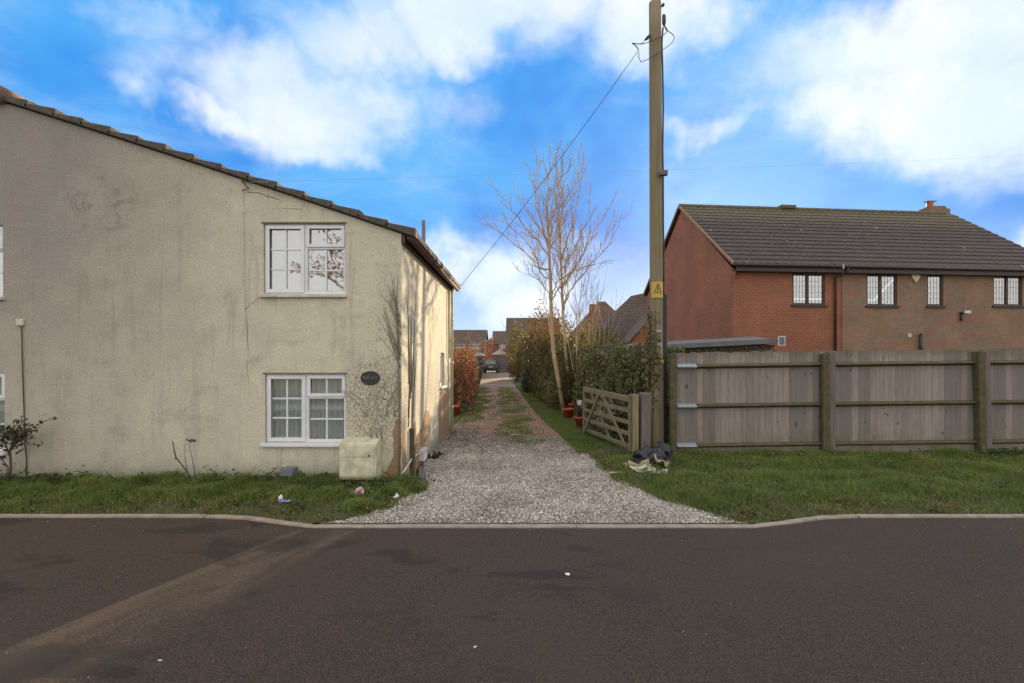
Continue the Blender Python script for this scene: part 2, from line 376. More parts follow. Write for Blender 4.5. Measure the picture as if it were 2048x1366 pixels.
# ------------------------------------------------------------------ terrain
def sheet(name, poly, z, mat, thick=.3, **k):
    s = MB(); s.prism(poly, lambda u, v, t: (u, v, t), z, z-thick); return s.build(name, mat, **k)
ST = dict(kind='structure')
sheet('ground', [(-400, -300), (400, -300), (400, 500), (-400, 500)], -.02, M['field'], **ST)
road_edge = [(-40, 5.46), (-3.45, 5.46), (-3.0, 5.40), (-2.5, 5.24), (-2.15, 5.13), (2.4, 5.13), (2.85, 5.26), (3.3, 5.41), (3.7, 5.46), (40, 5.46)]
sheet('road', road_edge[::-1]+[(-40, -2.2), (40, -2.2)], -.012+.015, M['asphalt'], .1, **ST)
sheet('far_pavement', [(-40, -4.2), (40, -4.2), (40, -2.2), (-40, -2.2)], .06, M['concrete'], .2, **ST)
s = MB()
for a, b in zip(road_edge, road_edge[1:]):
    n = max(1, int((b[0]-a[0])/.9)) if abs(a[0]) < 10 and abs(b[0]) < 10 else 12
    for i in range(n):
        t0, t1 = i/n+.0004, (i+1)/n-.0004
        q = [Vector((a[0]+(b[0]-a[0])*t, a[1]+(b[1]-a[1])*t, 0)) for t in (t0, t1)]
        h = .024 if abs(q[0].x+.0) > 2.6 else .018
        j = rnd.uniform(-.002, .002)
        s.add([(q[0].x, q[0].y+.0, -.1), (q[1].x, q[1].y+.0, -.1), (q[1].x, q[1].y+.085, -.1), (q[0].x, q[0].y+.085, -.1),
               (q[0].x, q[0].y+.0, h+j), (q[1].x, q[1].y+.0, h+j), (q[1].x, q[1].y+.085, h+j), (q[0].x, q[0].y+.085, h+j)],
              [(0,3,2,1),(4,5,6,7),(0,1,5,4),(1,2,6,5),(2,3,7,6),(3,0,4,7)])
s.build('kerb', M['concrete'], bevel=.003, **ST)
laneL = [(-1.95, 5.24), (-1.62, 5.5), (-1.28, 6.5), (-1.25, 7.0), (-1.62, 8.6), (-1.62, 11.9), (-1.55, 15), (-1.75, 22), (-2.5, 32), (-4.6, 50), (-6.5, 60)]
laneR = [(2.25, 5.24), (1.95, 5.75), (1.62, 6.3), (1.32, 7.2), (1.16, 9.2), (1.1, 10.5), (.85, 13), (.55, 17), (.12, 26), (-.5, 36), (-1.0, 46), (-1.5, 60)]
def interp(pts, y):
    for a, b in zip(pts, pts[1:]):
        if a[1] <= y <= b[1]:
            t = (y-a[1])/(b[1]-a[1]); return a[0]+(b[0]-a[0])*t
    return pts[0][0] if y < pts[0][1] else pts[-1][0]
ys = [5.24, 5.7, 6.2, 6.7, 7.2, 8, 9, 10, 11]
gl = [(interp(laneL, y)-.15, y) for y in ys]; gr_ = [(interp(laneR, y)+.15, y) for y in ys]
sheet('lane', [(interp(laneL, y)-.1-(1 if y > 40 else 0), y) for y in (5.3, 6, 7, 8.6, 11.9, 15, 22, 32, 50, 60)]+[(interp(laneR, y)+.1, y) for y in (60, 46, 36, 26, 17, 13, 10.5, 9.2, 7.2, 6.3, 5.3)], .016, M['lane'], .2, **ST)
sheet('gravel_bed', gl+gr_[::-1], .022, M['gravelbed'], .1, **ST)
# verges: gently uneven sheets
def heightmap(name, inside, x0, x1, y0, y1, step, zf, mat, **k):
    nx, ny = int((x1-x0)/step)+1, int((y1-y0)/step)+1; vs = []; fs = []; idx = {}
    for j in range(ny):
        for i in range(nx):
            x, y = x0+i*step, y0+j*step; idx[i, j] = len(vs); vs.append((x, y, zf(x, y)))
    for j in range(ny-1):
        for i in range(nx-1):
            cx_, cy_ = x0+(i+.5)*step, y0+(j+.5)*step
            if inside(cx_, cy_): fs.append((idx[i, j], idx[i+1, j], idx[i+1, j+1], idx[i, j+1]))
    s = MB(); s.add(vs, fs, True); return s.build(name, mat, fix=False, **k)
def kerby(x):
    for a, b in zip(road_edge, road_edge[1:]):
        if a[0] <= x <= b[0]: return a[1]+(b[1]-a[1])*(x-a[0])/(b[0]-a[0])
    return 5.46
def vz(x, y):
    b = .05 if x < 0 else .05+max(0, min(1, (y-6)/3))*.03
    e = min(1, max(0, (y-kerby(x)-.1)/.25))
    dl = min(1, max(0, abs((interp(laneL, y) if x < 0 else interp(laneR, y))-x)/.3)) if (x > -4 and x < 4) else 1
    e = min(e, dl)
    return .012+(b-.02+.035*mnoise.noise(Vector((x*1.3, y*1.3, 3)))+.05)*e*.75
inL = lambda x, y: y > kerby(x)+.09 and x < interp(laneL, y)+.04*math.sin(y*9)+.03 and y < 6.95
inR = lambda x, y: y > kerby(x)+.09 and x > interp(laneR, y)+.05*math.sin(y*7)-.03
heightmap('verge_left', inL, -9, -1.0, 5.1, 7.0, .08, vz, M['verge'], **ST)
heightmap('verge_right', lambda x, y: inR(x, y) and y < 9.2, .9, 12, 5.1, 9.2, .08, vz, M['verge'], **ST)
heightmap('lane_margin', lambda x, y: inR(x, y) and y >= 9.15, -1, 4.6, 9.1, 36, .15, lambda x, y: .045+.02*mnoise.noise(Vector((x, y, 1))), M['verge'], **ST)

def blades(name, n, region, hfun, wid, mat, zf, lean=.5, **k):
    """region: list of (sampler) -> returns arrays x,y"""
    x, y = region(n); n = len(x)
    hh = hfun(x, y); z = np.array([zf(a, b) for a, b in zip(x, y)])
    az = rng.uniform(0, 2*np.pi, n); ln = rng.uniform(.1, lean, n)*hh*1.6
    pa = rng.uniform(0, 2*np.pi, n); w = wid*rng.uniform(.6, 1.3, n)
    wx, wy = np.cos(pa)*w, np.sin(pa)*w; dx, dy = np.cos(az)*ln, np.sin(az)*ln
    V = np.empty((n, 5, 3))
    V[:, 0] = np.stack([x-wx, y-wy, z-.01], 1); V[:, 1] = np.stack([x+wx, y+wy, z-.01], 1)
    V[:, 2] = np.stack([x+wx*.8+dx*.35, y+wy*.8+dy*.35, z+hh*.6], 1); V[:, 3] = np.stack([x-wx*.8+dx*.35, y-wy*.8+dy*.35, z+hh*.6], 1)
    V[:, 4] = np.stack([x+dx, y+dy, z+hh*rng.uniform(.75, 1, n)], 1)
    o = np.arange(n)[:, None]*5
    T = np.concatenate([o+np.array([[0, 1, 2]]), o+np.array([[0, 2, 3]]), o+np.array([[3, 2, 4]])])
    return npmesh(name, V.reshape(-1, 3), T, mat, **k)
def sampler(x0, x1, y0, y1, test, prob=None):
    def f(n):
        xs, ys_ = [], []
        while len(xs) < n:
            x, y = rng.uniform(x0, x1), rng.uniform(y0, y1)
            if not test(x, y): continue
            if prob and rng.random() > prob(x, y): continue
            xs.append(x); ys_.append(y)
        return np.array(xs), np.array(ys_)
    return f
def nz(x, y, s=1.5, o=0): return .5+.5*mnoise.noise(Vector((x*s, y*s, o)))
blades('grass_left', 36000, sampler(-8.6, -1.05, 5.2, 6.83, inL, lambda x, y: (.15+1.1*max(0, nz(x, y, 2.2)-.25))*min(1, .35+(y-kerby(x))*1.1)),
       lambda x, y: np.array([(.03+.24*nz(a, b, 2.9, 4)**2.3)*(.5+.9*min(1, max(0, (b-5.3)/1.3)))*(1 if a < -2.2 else .75) for a, b in zip(x, y)]), .0042, M['grass'], vz, .7, kind='stuff')
blades('grass_right', 85000, sampler(1.2, 10.5, 5.2, 8.75, lambda x, y: inR(x, y), lambda x, y: .3+.9*max(0, nz(x, y, 1.8, 9)-.2)),
       lambda x, y: np.array([(.035+.17*nz(a, b, 2.1, 7)**2.2)*min(1, .45+(b-kerby(a))*.8) for a, b in zip(x, y)]), .0042, M['grass'], vz, .7, kind='stuff')
blades('lane_side_grass', 26000, sampler(-.9, 2.1, 9.0, 30, lambda x, y: interp(laneR, y)-.15 < x < interp(laneR, y)+.7+.4*(y < 12), lambda x, y: min(1, 14/y)),
       lambda x, y: np.array([.03+.07*nz(a, b, 2, 3) for a, b in zip(x, y)]), .006, M['grass'], lambda x, y: .035, .8, kind='stuff')
def cen(y): return (interp(laneL, y)+interp(laneR, y))/2
blades('lane_middle_grass', 26000, sampler(-2.4, 1.2, 9.6, 30, lambda x, y: (abs(x-cen(y)-.25+.12*math.sin(y*1.7)) < .5*rng.random()**.5 or x < interp(laneL, y)+.4+.15*math.sin(y*2.3) and y > 13.5), lambda x, y: min(1, 12/y)*max(0, (nz(x, y, 1.9, 12)-.30)*1.5)*min(1, (y-9.4)/1.2)),
       lambda x, y: np.full(len(x), .038), .0065, M['grass'], lambda x, y: .012, .9, kind='stuff')

def rosettes(name, n, samp, mat, **k):
    x, y = samp(n); C = []
    for a, b in zip(x, y):
        r_ = rng.uniform(.04, .12); z = vz(a, b)
        for i in range(int(10+r_*160)): C.append((a+rng.normal()*r_*.5, b+rng.normal()*r_*.5, z+abs(rng.normal())*(.05 if b < 6.3 or a > 0 else .08)+.01))
    return leafcloud(name, np.array(C), .032, mat, flat=.6, **k)
def stones(name, n, samp, smin, smax, mat, z0, **k):
    x, y = samp(n); n = len(x)
    base = np.array([[1,0,0],[-1,0,0],[0,1,0],[0,-1,0],[0,0,1],[0,0,-1]], float)
    fc = np.array([[0,2,4],[2,1,4],[1,3,4],[3,0,4],[2,0,5],[1,2,5],[3,1,5],[0,3,5]])
    sz_ = rng.uniform(smin, smax, n)**1.0*rng.uniform(.6, 1.2, n)
    an = rng.uniform(0, 2*np.pi, n)
    V = base[None]*rng.uniform(.55, 1.15, (n, 6, 1))*np.stack([sz_, sz_*rng.uniform(.5, 1, n), sz_*rng.uniform(.35, .7, n)], 1)[:, None]
    c_, s_ = np.cos(an)[:, None], np.sin(an)[:, None]
    W = V.copy(); W[..., 0] = V[..., 0]*c_-V[..., 1]*s_; W[..., 1] = V[..., 0]*s_+V[..., 1]*c_
    W += np.stack([x, y, np.full(n, z0)+sz_*.25], 1)[:, None]
    T = (np.arange(n)[:, None, None]*6+fc[None]).reshape(-1, 3)
    return npmesh(name, W.reshape(-1, 3), T, mat, **k)
inG = lambda x, y: interp(laneL, y)-.06 < x < interp(laneR, y)+.06 and y > kerby(x)+.1
stones('gravel', 75000, sampler(-2.1, 2.5, 5.2, 11.5, inG, lambda x, y: (1 if y < 9 else max(0, (11.5-y)/3)+.0)*(.4+1.1*max(0, nz(x, y, 1.6, 20)-.15))*min(1, 6.5/y)), .007, .0175, M['stone'], .024, kind='stuff')
def scatter_leaves(name, n, samp, size, mat, z0, **k):
    x, y = samp(n); n = len(x); C = np.stack([x, y, np.full(n, z0)+rng.uniform(0, .02, n)], 1)
    return leafcloud(name, C, size, mat, flat=.35, **k)
def leafcloud(name, C, size, mat, parent=None, flat=1., long=1.5, **k):
    n = len(C); a = rng.normal(size=(n, 3)); a[:, 2] *= flat; a /= np.linalg.norm(a, axis=1)[:, None]
    b = rng.normal(size=(n, 3)); b[:, 2] *= flat; b -= a*(a*b).sum(1)[:, None]; b /= np.linalg.norm(b, axis=1)[:, None]+1e-9
    nn = np.cross(a, b); s_ = (size*rng.uniform(.6, 1.3, n))[:, None]
    V = np.empty((n, 4, 3)); V[:, 0] = C-a*s_*.5*long; V[:, 2] = C+a*s_*.5*long+nn*s_*.15
    V[:, 1] = C+b*s_*.42+nn*s_*.12; V[:, 3] = C-b*s_*.42+nn*s_*.12
    T = (np.arange(n)[:, None]*4+np.array([[0, 1, 2, 3]]))
    T2 = np.concatenate([T[:, [0, 1, 2]], T[:, [0, 2, 3]]])
    return npmesh(name, V.reshape(-1, 3), T2, mat, parent, **k)
scatter_leaves('leaf_litter', 6500, sampler(-2.4, 1.4, 9, 26, lambda x, y: interp(laneL, y) < x < interp(laneR, y)+.2, lambda x, y: min(1, 12/y)*(.3+nz(x, y, 1.4, 30))), .028, M['litter'], .02, kind='stuff')
rosettes('verge_weeds', 200, sampler(-8, 10, 5.3, 8.6, lambda x, y: inL(x, y) or (inR(x, y) and y < 8.7), lambda x, y: 1 if x < 0 else .45), M['weed'], kind='stuff')
rosettes('withered_verge_plants', 90, sampler(-8, 10, 5.25, 8.6, lambda x, y: inL(x, y) or (inR(x, y) and y < 8.7), lambda x, y: 1 if y < 5.9 else .2), M['olive'], kind='stuff')
scatter_leaves('dry_leaves_on_verges', 2600, sampler(-8, 10, 5.2, 8.6, lambda x, y: inL(x, y) or inR(x, y), lambda x, y: 1 if y < 6 else .35), .019, M['litter'], .06, kind='stuff')

# ------------------------------------------------------------------ cottage
def wall_open(s, u0, u1, top, openings, fn, reveal=.12, back=True):
    """front face with holes; top(u) height; fn(u,v,t) t = depth inwards"""
    us = sorted({u0, u1, *[o[0] for o in openings], *[o[1] for o in openings], *getattr(top, 'brk', [])})
    us = [u for u in us if u0 <= u <= u1]
    for a, b in zip(us, us[1:]):
        mid = (a+b)/2; ops = sorted([o for o in openings if o[0] <= mid <= o[1]], key=lambda o: o[2])
        z = 0
        for o in ops+[None]:
            za = zb = z
            if o: ta = tb = o[2]
            else: ta, tb = top(a), top(b)
            s.add([fn(a, za, 0), fn(b, zb, 0), fn(b, tb, 0), fn(a, ta, 0)], [(0, 1, 2, 3)])
            if o: z = o[3]
    for (a, b, c, d) in openings:
        for p, q in (((a, c), (b, c)), ((b, c), (b, d)), ((b, d), (a, d)), ((a, d), (a, c))):
            s.add([fn(*p, 0), fn(*q, 0), fn(*q, reveal), fn(*p, reveal)], [(0, 1, 2, 3)])
WX, WY, WB = -1.62, 6.84, 11.85           # side wall plane, front wall plane, back end
RX = P(2, 0, WY).x                         # ridge x
peak = P(0, 203, WY).z; eave = P(803, 468, WY).z
def gtop(x):
    t = (x-RX)/(WX-RX); t = abs(t); return peak+(eave-peak)*t-.06*math.sin(min(1, t)*math.pi)*-.4
gtop.brk = [RX]+[RX+(WX-RX)*t for t in (.25, .5, .75)]
LX = 2*RX-WX
cot = empty('cottage', (WX, WY, 0), label='old two-storey cottage with stained cream render and low tiled gable beside the lane', cat='house')
def win_rect(x0, x1, y0, y1): return (P(x0, 0, WY).x, P(x1, 0, WY).x, P(0, y1, WY).z, P(0, y0, WY).z)
W1 = win_rect(527, 691, 447, 588); W2 = win_rect(530, 692, 748, 886)
W3 = win_rect(-158, 6, 450, 593); W4 = win_rect(-152, 10, 745, 903)
s = MB(); ff = lambda u, v, t: (u, WY+t, v)
wall_open(s, LX, WX, gtop, [W1, W2, W3, W4], ff)
# returns and back
SWIN = (10.18, 10.72, 1.16, 1.86)
fs_ = lambda u, v, t: (WX-t, u, v)
st_ = lambda u: eave
wall_open(s, WY, WB, st_, [SWIN], fs_, .1)
s.add([(LX, WY, 0), (LX, WB, 0), (LX, WB, eave), (LX, WY, eave)], [(0, 1, 2, 3)])
s.add([(LX, WB, 0), (WX, WB, 0), (WX, WB, eave), (RX, WB, peak), (LX, WB, eave)], [(0, 1, 2, 3, 4)])
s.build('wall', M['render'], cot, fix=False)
def cottage_window(rect, lower, sillmat='sill'):
    a, b, c, d = rect; w = b-a; h = d-c; y0 = WY+.035; fr = .075
    midx = a+w*.5
    s = MB()
    def R_(x0, x1, z0, z1, ya, yb): s.box(x0, x1, ya, yb, z0, z1)
    # outer frame
    R_(a, b, d-.045, d, y0, y0+.07); R_(a, b, c, c+.045, y0, y0+.07); R_(a, a+.04, c+.045, d-.045, y0, y0+.07); R_(b-.04, b, c+.045, d-.045, y0, y0+.07)
    R_(midx-.03, midx+.03, c+.045, d-.045, y0, y0+.07)
    zt = d-h*(.33)                              # transom
    R_(midx+.03, b-.04, zt-.03, zt+.02, y0, y0+.07)
    def sash(x0, x1, z0, z1, t=.05):
        y1 = y0-.018
        R_(x0, x1, z1-t, z1, y1, y0-.001); R_(x0, x1, z0, z0+t, y1, y0-.001)
        R_(x0, x0+t, z0+t, z1-t, y1, y0-.001); R_(x1-t, x1, z0+t, z1-t, y1, y0-.001)
        return (x0+t, x1-t, z0+t, z1-t)
    g1 = sash(a+.02, midx-.012, c+.02, d-.02); g2 = sash(midx+.012, b-.02, zt, d-.02, .045)
    g3 = (midx+.035, b-.042, c+.05, zt-.035)
    fr_o = s.build('window', M['upvc'], cot, bevel=.004)
    p = MB(); q = MB()
    for g, nx, nz_ in ((g1, 2, 3), (g2, 2, 1), (g3, 2, 2)):
        p.box(g[0], g[1], y0+.022, y0+.03, g[2], g[3])
        for i in range(1, nx):
            x = g[0]+(g[1]-g[0])*i/nx; q.box(x-.011, x+.011, y0+.008, y0+.020, g[2], g[3])
        for i in range(1, nz_):
            z = g[2]+(g[3]-g[2])*i/nz_
            for k in range(nx): q.box(g[0]+(g[1]-g[0])*k/nx+.012, g[0]+(g[1]-g[0])*(k+1)/nx-.012, y0+.009, y0+.019, z-.011, z+.011)
    p.build('pane', M['glass_l'] if lower else M['glass_u'], fr_o)
    q.build('glazing_bars', M['upvc'], fr_o)
    s2 = MB(); s2.box(a-.045, b+.02, WY-.05, WY+.034, c-.05, c-.004)
    s2.build('sill', M[sillmat], fr_o, bevel=.008)
    s3 = MB(); n = 90; vs = []; 
    for i in range(n+1):
        t = i/n; x = a+.03+(w-.06)*t
        yy = WY+.135+(.02*math.sin(t*70+2*math.sin(t*9))+.008*math.sin(t*160) if lower else .004*math.sin(t*12))
        vs += [(x, yy, c-.1), (x, yy, d+.05)]
    s3.add(vs, [(2*i, 2*i+2, 2*i+3, 2*i+1) for i in range(n) if not (lower and .46 < i/n < .50)], True)
    s3.build('curtain' if lower else 'blind', M['curtain'] if lower else M['blind'], fr_o, fix=False)
    return fr_o
cottage_window(W1, False); cottage_window(W2, True, 'upvc'); cottage_window(W3, False); cottage_window(W4, True, 'upvc')
# dark strips standing in for the shadow line under the window lintels
for r in (W1, W2):
    s = MB(); s.box(r[0]-.03, r[1]+.02, WY-.012, WY+.03, r[3]+.002, r[3]+.018); s.build('lintel_shadow', M['deadstem_and_shadow'], cot)
# side window
s = MB(); a, b, c, d = SWIN; xx = WX-.05
s.box(xx-.05, xx, a, b, d-.05, d); s.box(xx-.05, xx, a, b, c, c+.05); s.box(xx-.05, xx, a, a+.05, c+.05, d-.05); s.box(xx-.05, xx, b-.05, b, c+.05, d-.05)
fo = s.build('window', M['upvc'], cot, bevel=.004)
s = MB(); s.box(xx-.03, xx-.022, a+.05, b-.05, c+.05, d-.05); s.build('pane', M['glass_l'], fo)
s = MB(); s.box(WX-.045, WX+.05, a-.04, b+.04, c-.045, c-.003); s.build('sill', M['upvc'], fo, bevel=.006)
s = MB(); s.box(xx-.2, xx-.19, a, b, c, d); s.build('blind', M['blind'], fo)
# roof: stepped tile courses running down both slopes
rc = empty('x', (0, 0, 0)); bpy.data.objects.remove(rc)
s = MB()
sl = math.atan2(peak-eave, WX-RX)
def roofz(x): return gtop(x)+.02
courses = 15
for side in (1, -1):
    L = (WX+.16-RX)
    for i in range(courses):
        xa, xb = RX+side*L*i/courses, RX+side*L*(i+1.12)/courses
        def tz(x):
            xr = RX+abs(x-RX)
            return gtop(xr) if xr <= WX else gtop(WX)-(xr-WX)*math.tan(sl)
        n = 26 if side == 1 else 2
        yb = WB+.12
        for k in range(n):
            ya, yb_ = WY-.07+(yb-WY+.07)*k/n, WY-.07+(yb-WY+.07)*(k+1)/n-.006
            j = rnd.uniform(-.006, .008); hx = .115 if k == 0 else .105
            if k == 0: j += rnd.uniform(-.008, .014)
            z0a, z0b = tz(xa)+.012, tz(xb)+.012
            lo = .0
            vs = [(xa, ya, z0a+lo), (xb, ya, z0b+lo), (xb, yb_, z0b+lo), (xa, yb_, z0a+lo),
                  (xa, ya, z0a+.045+j), (xb, ya, z0b+hx-.012+j), (xb, yb_, z0b+hx-.012+j), (xa, yb_, z0a+.045+j)]
            s.add(vs, [(0,1,2,3),(4,7,6,5),(0,4,5,1),(1,5,6,2),(2,6,7,3),(3,7,4,0)])
ro = s.build('roof', M['tile_c'], cot, bevel=.012)
s = MB()
for k in range(12):
    y0_ = WY-.1+k*.44; s.tube([(RX, y0_, peak+.08), (RX, y0_+.43, peak+.08)], .125, 14)
s.build('ridge_tile', M['tile_ridge'], ro)
s = MB(); s.tube([(-1.62+.13, WY-.02, eave-.055), (-1.62+.13, WB+.1, eave-.055)], .055, 12); s.box(WX+.002, WX+.05, WY-.02, WB+.08, eave-.13, eave-.01)
s.build('gutter', M['rust'], cot)
s = MB(); s.tube([(WX+.10, 11.45, eave-.08), (WX+.06, 11.45, eave-.25), (WX+.06, 11.45, .05)], .035, 10)
for z in (.6, 1.6, 2.6): s.tube([(WX+.06, 11.45, z), (WX+.06, 11.45, z+.06)], .044, 10)
s.build('downpipe', M['cream_pl'], cot)
s = MB(); s.tube([(WX+.05, 11.15, eave-.2), (WX+.05, 11.15, 1.75)], .02, 8); s.build('waste_pipe', M['cream_pl'], cot)
s = MB(); s.tube([(-1.84, 9.55, 3.1), (-1.84, 9.55, P(0, 441, 9.55).z)], .036, 12); s.build('flue_pipe', M['felt'], cot)
# plaque
pc = P(741, 756, WY); s = MB(); N = 32
prof = [(1.0, 0), (1.0, -.014), (.93, -.02), (.86, -.02), (.84, -.014)]
vs = []
for r_, t in prof:
    for k in range(N): a = 2*math.pi*k/N; vs.append((pc.x+.132*r_*math.cos(a), WY+t, pc.z+.095*r_*math.sin(a)))
fs = [(i*N+k, i*N+(k+1) % N, (i+1)*N+(k+1) % N, (i+1)*N+k) for i in range(len(prof)-1) for k in range(N)]+[tuple((len(prof)-1)*N+k for k in range(N))]
s.add(vs, fs); pl_ = s.build('name_plaque', M['plaque'], cot, label='black oval plaque with worn pale lettering')
s = MB()
for k in range(8):                                   # worn, unreadable relief strokes in two groups
    x = pc.x-.094+k*.0235+(.012 if k > 3 else 0); zc = pc.z+.004
    for q in range(3):
        a = rnd.uniform(-1.4, 1.4); l = rnd.uniform(.008, .016); ox, oz = rnd.uniform(-.005, .005), rnd.uniform(-.016, .016)
        s.bar((x+ox-l/2*math.sin(a), WY-.017, zc+oz-l*math.cos(a)), (x+ox+l/2*math.sin(a), WY-.017, zc+oz+l*math.cos(a)), .004, .004, up=(0, 1, 0))
s.build('lettering', M['pinkish'], pl_)
# gas meter box (wedge sided)
a = P(690, 878, WY-.02); b = P(752, 952, WY-.02); dp = .20
s = MB(); x0, x1, z0, z1 = a.x+.0, WX-.33, b.z+.0, a.z
s.prism([(0, z1+.03), (-.30, z1-.015), (-.30, z0+.04), (-.26, z0), (0, z0-.02)], lambda u, v, t: (t, WY+u, v), x0+.02, x1+.06)
mb = s.build('meter_box', M['cream_pl'], cot, bevel=.01)
s = MB(); s.box(x0+.035, x1+.03, WY-.313, WY-.302, z0+.06, z0+.30); s.box(x0+.035, x1+.03, WY-.311, WY-.302, z0+.315, z1-.04); s.build('door', M['cream_pl'], mb, bevel=.004)
s = MB(); s.tube([(x1-.02, WY-.318, z0+.335), (x1-.02, WY-.311, z0+.335)], .012, 10); s.build('lock', M['black'], mb)
s = MB(); s.tube([(x0+.18, WY-.12, z0), (x0+.18, WY-.12, .03)], .013, 8); s.build('pipe', M['white_pl'], mb)
s = MB(); s.box(x0+.22, x1-.02, WY-.10, WY-.004, .03, z0-.03); s.build('pipe_cover', M['rust'], mb)
# grey box, white cable box, wall cable
p = P(585, 0, WY); s = MB(); s.box(p.x-.085, p.x+.075, WY-.17, WY-.001, .02, .27); s.box(p.x-.09, p.x+.08, WY-.177, WY, .175, .190)
s.build('grey_utility_box', M['grey_pl'], cot, bevel=.015)
s = MB(); q = P(822, 936, 7.6); s.tube([(WX-.14, WY-.03, .04), (WX-.06, WY-.05, .08), (WX+.03, WY+.02, .20), (WX+.03, 7.35, .27), (WX+.03, 8.0, .24)], .011, 8); s.build('white_cable', M['white_pl'], cot)
s = MB(); s.box(WX+.001, WX+.09, 7.98, 8.28, .10, .28); s.build('white_junction_box', M['white_pl'], cot, bevel=.01)
s = MB(); s.box(WX+.001, WX+.07, 7.33, 7.43, .02, .72); s.build('timber_stub', M['mossy'], cot, bevel=.008)
p = P(43, 645, WY); s = MB(); s.box(p.x-.045, p.x+.045, WY-.035, WY-.001, p.z-.045, p.z+.045); jb = s.build('junction_box', M['sill'], cot, bevel=.006)
s = MB(); s.tube([P(43, 648, WY-.02), P(45, 740, WY-.015), P(48, 820, WY-.015), P(50, 890, WY-.015), P(53, 915, WY-.015), P(53, 965, WY-.015)], .0075, 6); s.build('cable', M['cable'], jb)
s = MB(); s.tube([P(300, 971, WY-.03), P(400, 972, WY-.03), P(520, 968, WY-.03)], .01, 6); s.build('base_pipe', M['white_pl'], cot)
# bracket under the verge and thin cable down the wall
s = MB(); e = WY-.03
s.tube([P(488, 350, e), P(484, 363, e), P(497, 377, e), P(484, 381, e)], .008, 6); s.tube([P(484, 363, e), P(502, 364, e-.15)], .009, 6)
br = s.build('wire_bracket', M['rust'], cot)
s = MB(); s.tube([P(487, 381, e+.02), P(489, 480, e+.02), P(490, 600, e+.02), P(496, 700, e+.02)], .0022, 5); s.build('thin_cable', M['faint'], cot)
def crack(pts, r=.003):
    s = MB(); out = []
    for a, b in zip(pts, pts[1:]):
        for t in (0, .33, .66): out.append(P(a[0]+(b[0]-a[0])*t+rnd.uniform(-1.3, 1.3), a[1]+(b[1]-a[1])*t+rnd.uniform(-1, 1), WY-.0005))
    out.append(P(*pts[-1], WY-.0005)); s.tube(out, [r*rnd.uniform(.5, 1.3) for _ in out], 4); s.build('crack', M['deadstem_and_shadow'], cot)
crack([(497, 385), (520, 386), (540, 394), (558, 399)], .006); crack([(493, 640), (498, 700), (494, 745), (500, 795)], .0014)
crack([(565, 897), (560, 925), (565, 945)], .003); crack([(555, 418), (580, 417), (605, 419)], .0025); crack([(522, 592), (505, 606), (490, 620)], .003)
crack([(556, 355+35), (600, 400)], .0015)
# bare render patches (irregular thin shells proud of the wall)
def patch(pts, fn):
    s = MB(); n = len(pts); out = []
    for i in range(n):
        a, b = pts[i], pts[(i+1) % n]
        for t in (0, .2, .4, .6, .8): out.append((a[0]+(b[0]-a[0])*t+rnd.uniform(-.012, .012), a[1]+(b[1]-a[1])*t+rnd.uniform(-.015, .015)))
    s.prism(out, fn, .003, -.02); s.build('bare_patch', M['bare'], cot)
def side(px, py): D = -WX*F/(CX-px); return (D, H-(py-CY)/F*D)
fsd = lambda u, v, t: (WX+t, u, v)
ffr = lambda u, v, t: (u, WY-t, v)
patch([(WX-.004, -.02), (WX-.004, .88), (WX-.07, .93), (WX-.13, .74), (WX-.11, .42), (WX-.19, .22), (WX-.18, -.02)], ffr)
patch([(WX-.06, -.01), (WX-.06, .0)][:0] or [(7.5, -.02), (7.48, .5), (7.52, .72), (7.75, .78), (7.85, .52), (8.2, .62), (8.55, .86), (8.9, .80), (9.05, .62), (8.9, .3), (8.5, .05), (8.3, -.02)], fsd)
patch([(6.86, -.02), (6.86, .9), (7.0, .95), (7.1, .6), (7.2, -.02)], fsd)
patch([(9.9, -.02), (9.95, .7), (10.05, 1.08), (10.9, 1.1), (11.35, 1.06), (11.36, -.02)], fsd)
# dead climber: stems and rootlet marks fanning over the corner
cl = empty('dead_climber', (WX-.1, WY-.02, .2), label='dead ivy stems and rootlets clinging to the cottage corner', cat='plant')
s = MB(); s2 = MB()
for k in range(34):
    x, z = WX-rnd.uniform(.0, .05), rnd.uniform(1.6, 2.35); ang = rnd.uniform(.15, .8); pts = []
    n = rnd.randint(5, 10)
    for i in range(n):
        pts.append((x, WY-.006, z)); x -= math.sin(ang)*.055; z += math.cos(ang)*.075; ang += rnd.uniform(-.12, .10)
        if z > 3.0 or x < WX-.55: break
    if len(pts) > 2: (s if k % 4 == 0 else s2).tube(pts, [.0045*(1-i/len(pts))+.0012 for i in range(len(pts))], 4)
for k in range(10):
    x, z = WX-rnd.uniform(.02, .5), .95; pts = []; a = rnd.uniform(-.5, .5)
    for i in range(9):
        pts.append((x, WY-.006, z)); x += math.sin(a)*.06; z += math.cos(a)*.07; a += rnd.uniform(-.4, .4)
        x = min(x, WX-.01)
    s2.tube(pts, .0035, 4)
for k in range(420):                                # rootlet scars
    u = rnd.random()**.8; x = WX-.02-u*.62; z = rnd.gauss(1.2, .42)
    if x < WX-.35 and z > 1.75: continue
    a = rnd.uniform(-.5, .9); l = rnd.uniform(.012, .045)
    if P(692, 0, WY).x+.02 > x and z > H-(900-CY)/F*WY: continue
    if abs(x-pc.x) < .15 and abs(z-pc.z) < .12: continue
    s2.tube([(x, WY-.003, z), (x-math.sin(a)*l, WY-.003, z+math.cos(a)*l)], .0022, 3, cap=False)
s.tube([(WX-.03, WY-.02, 0), (WX-.02, WY-.025, .8), (WX-.035, WY-.02, 1.6), (WX-.06, WY-.015, 2.4), (WX-.05, WY-.012, 2.9)], [.014, .012, .009, .006, .003], 6)
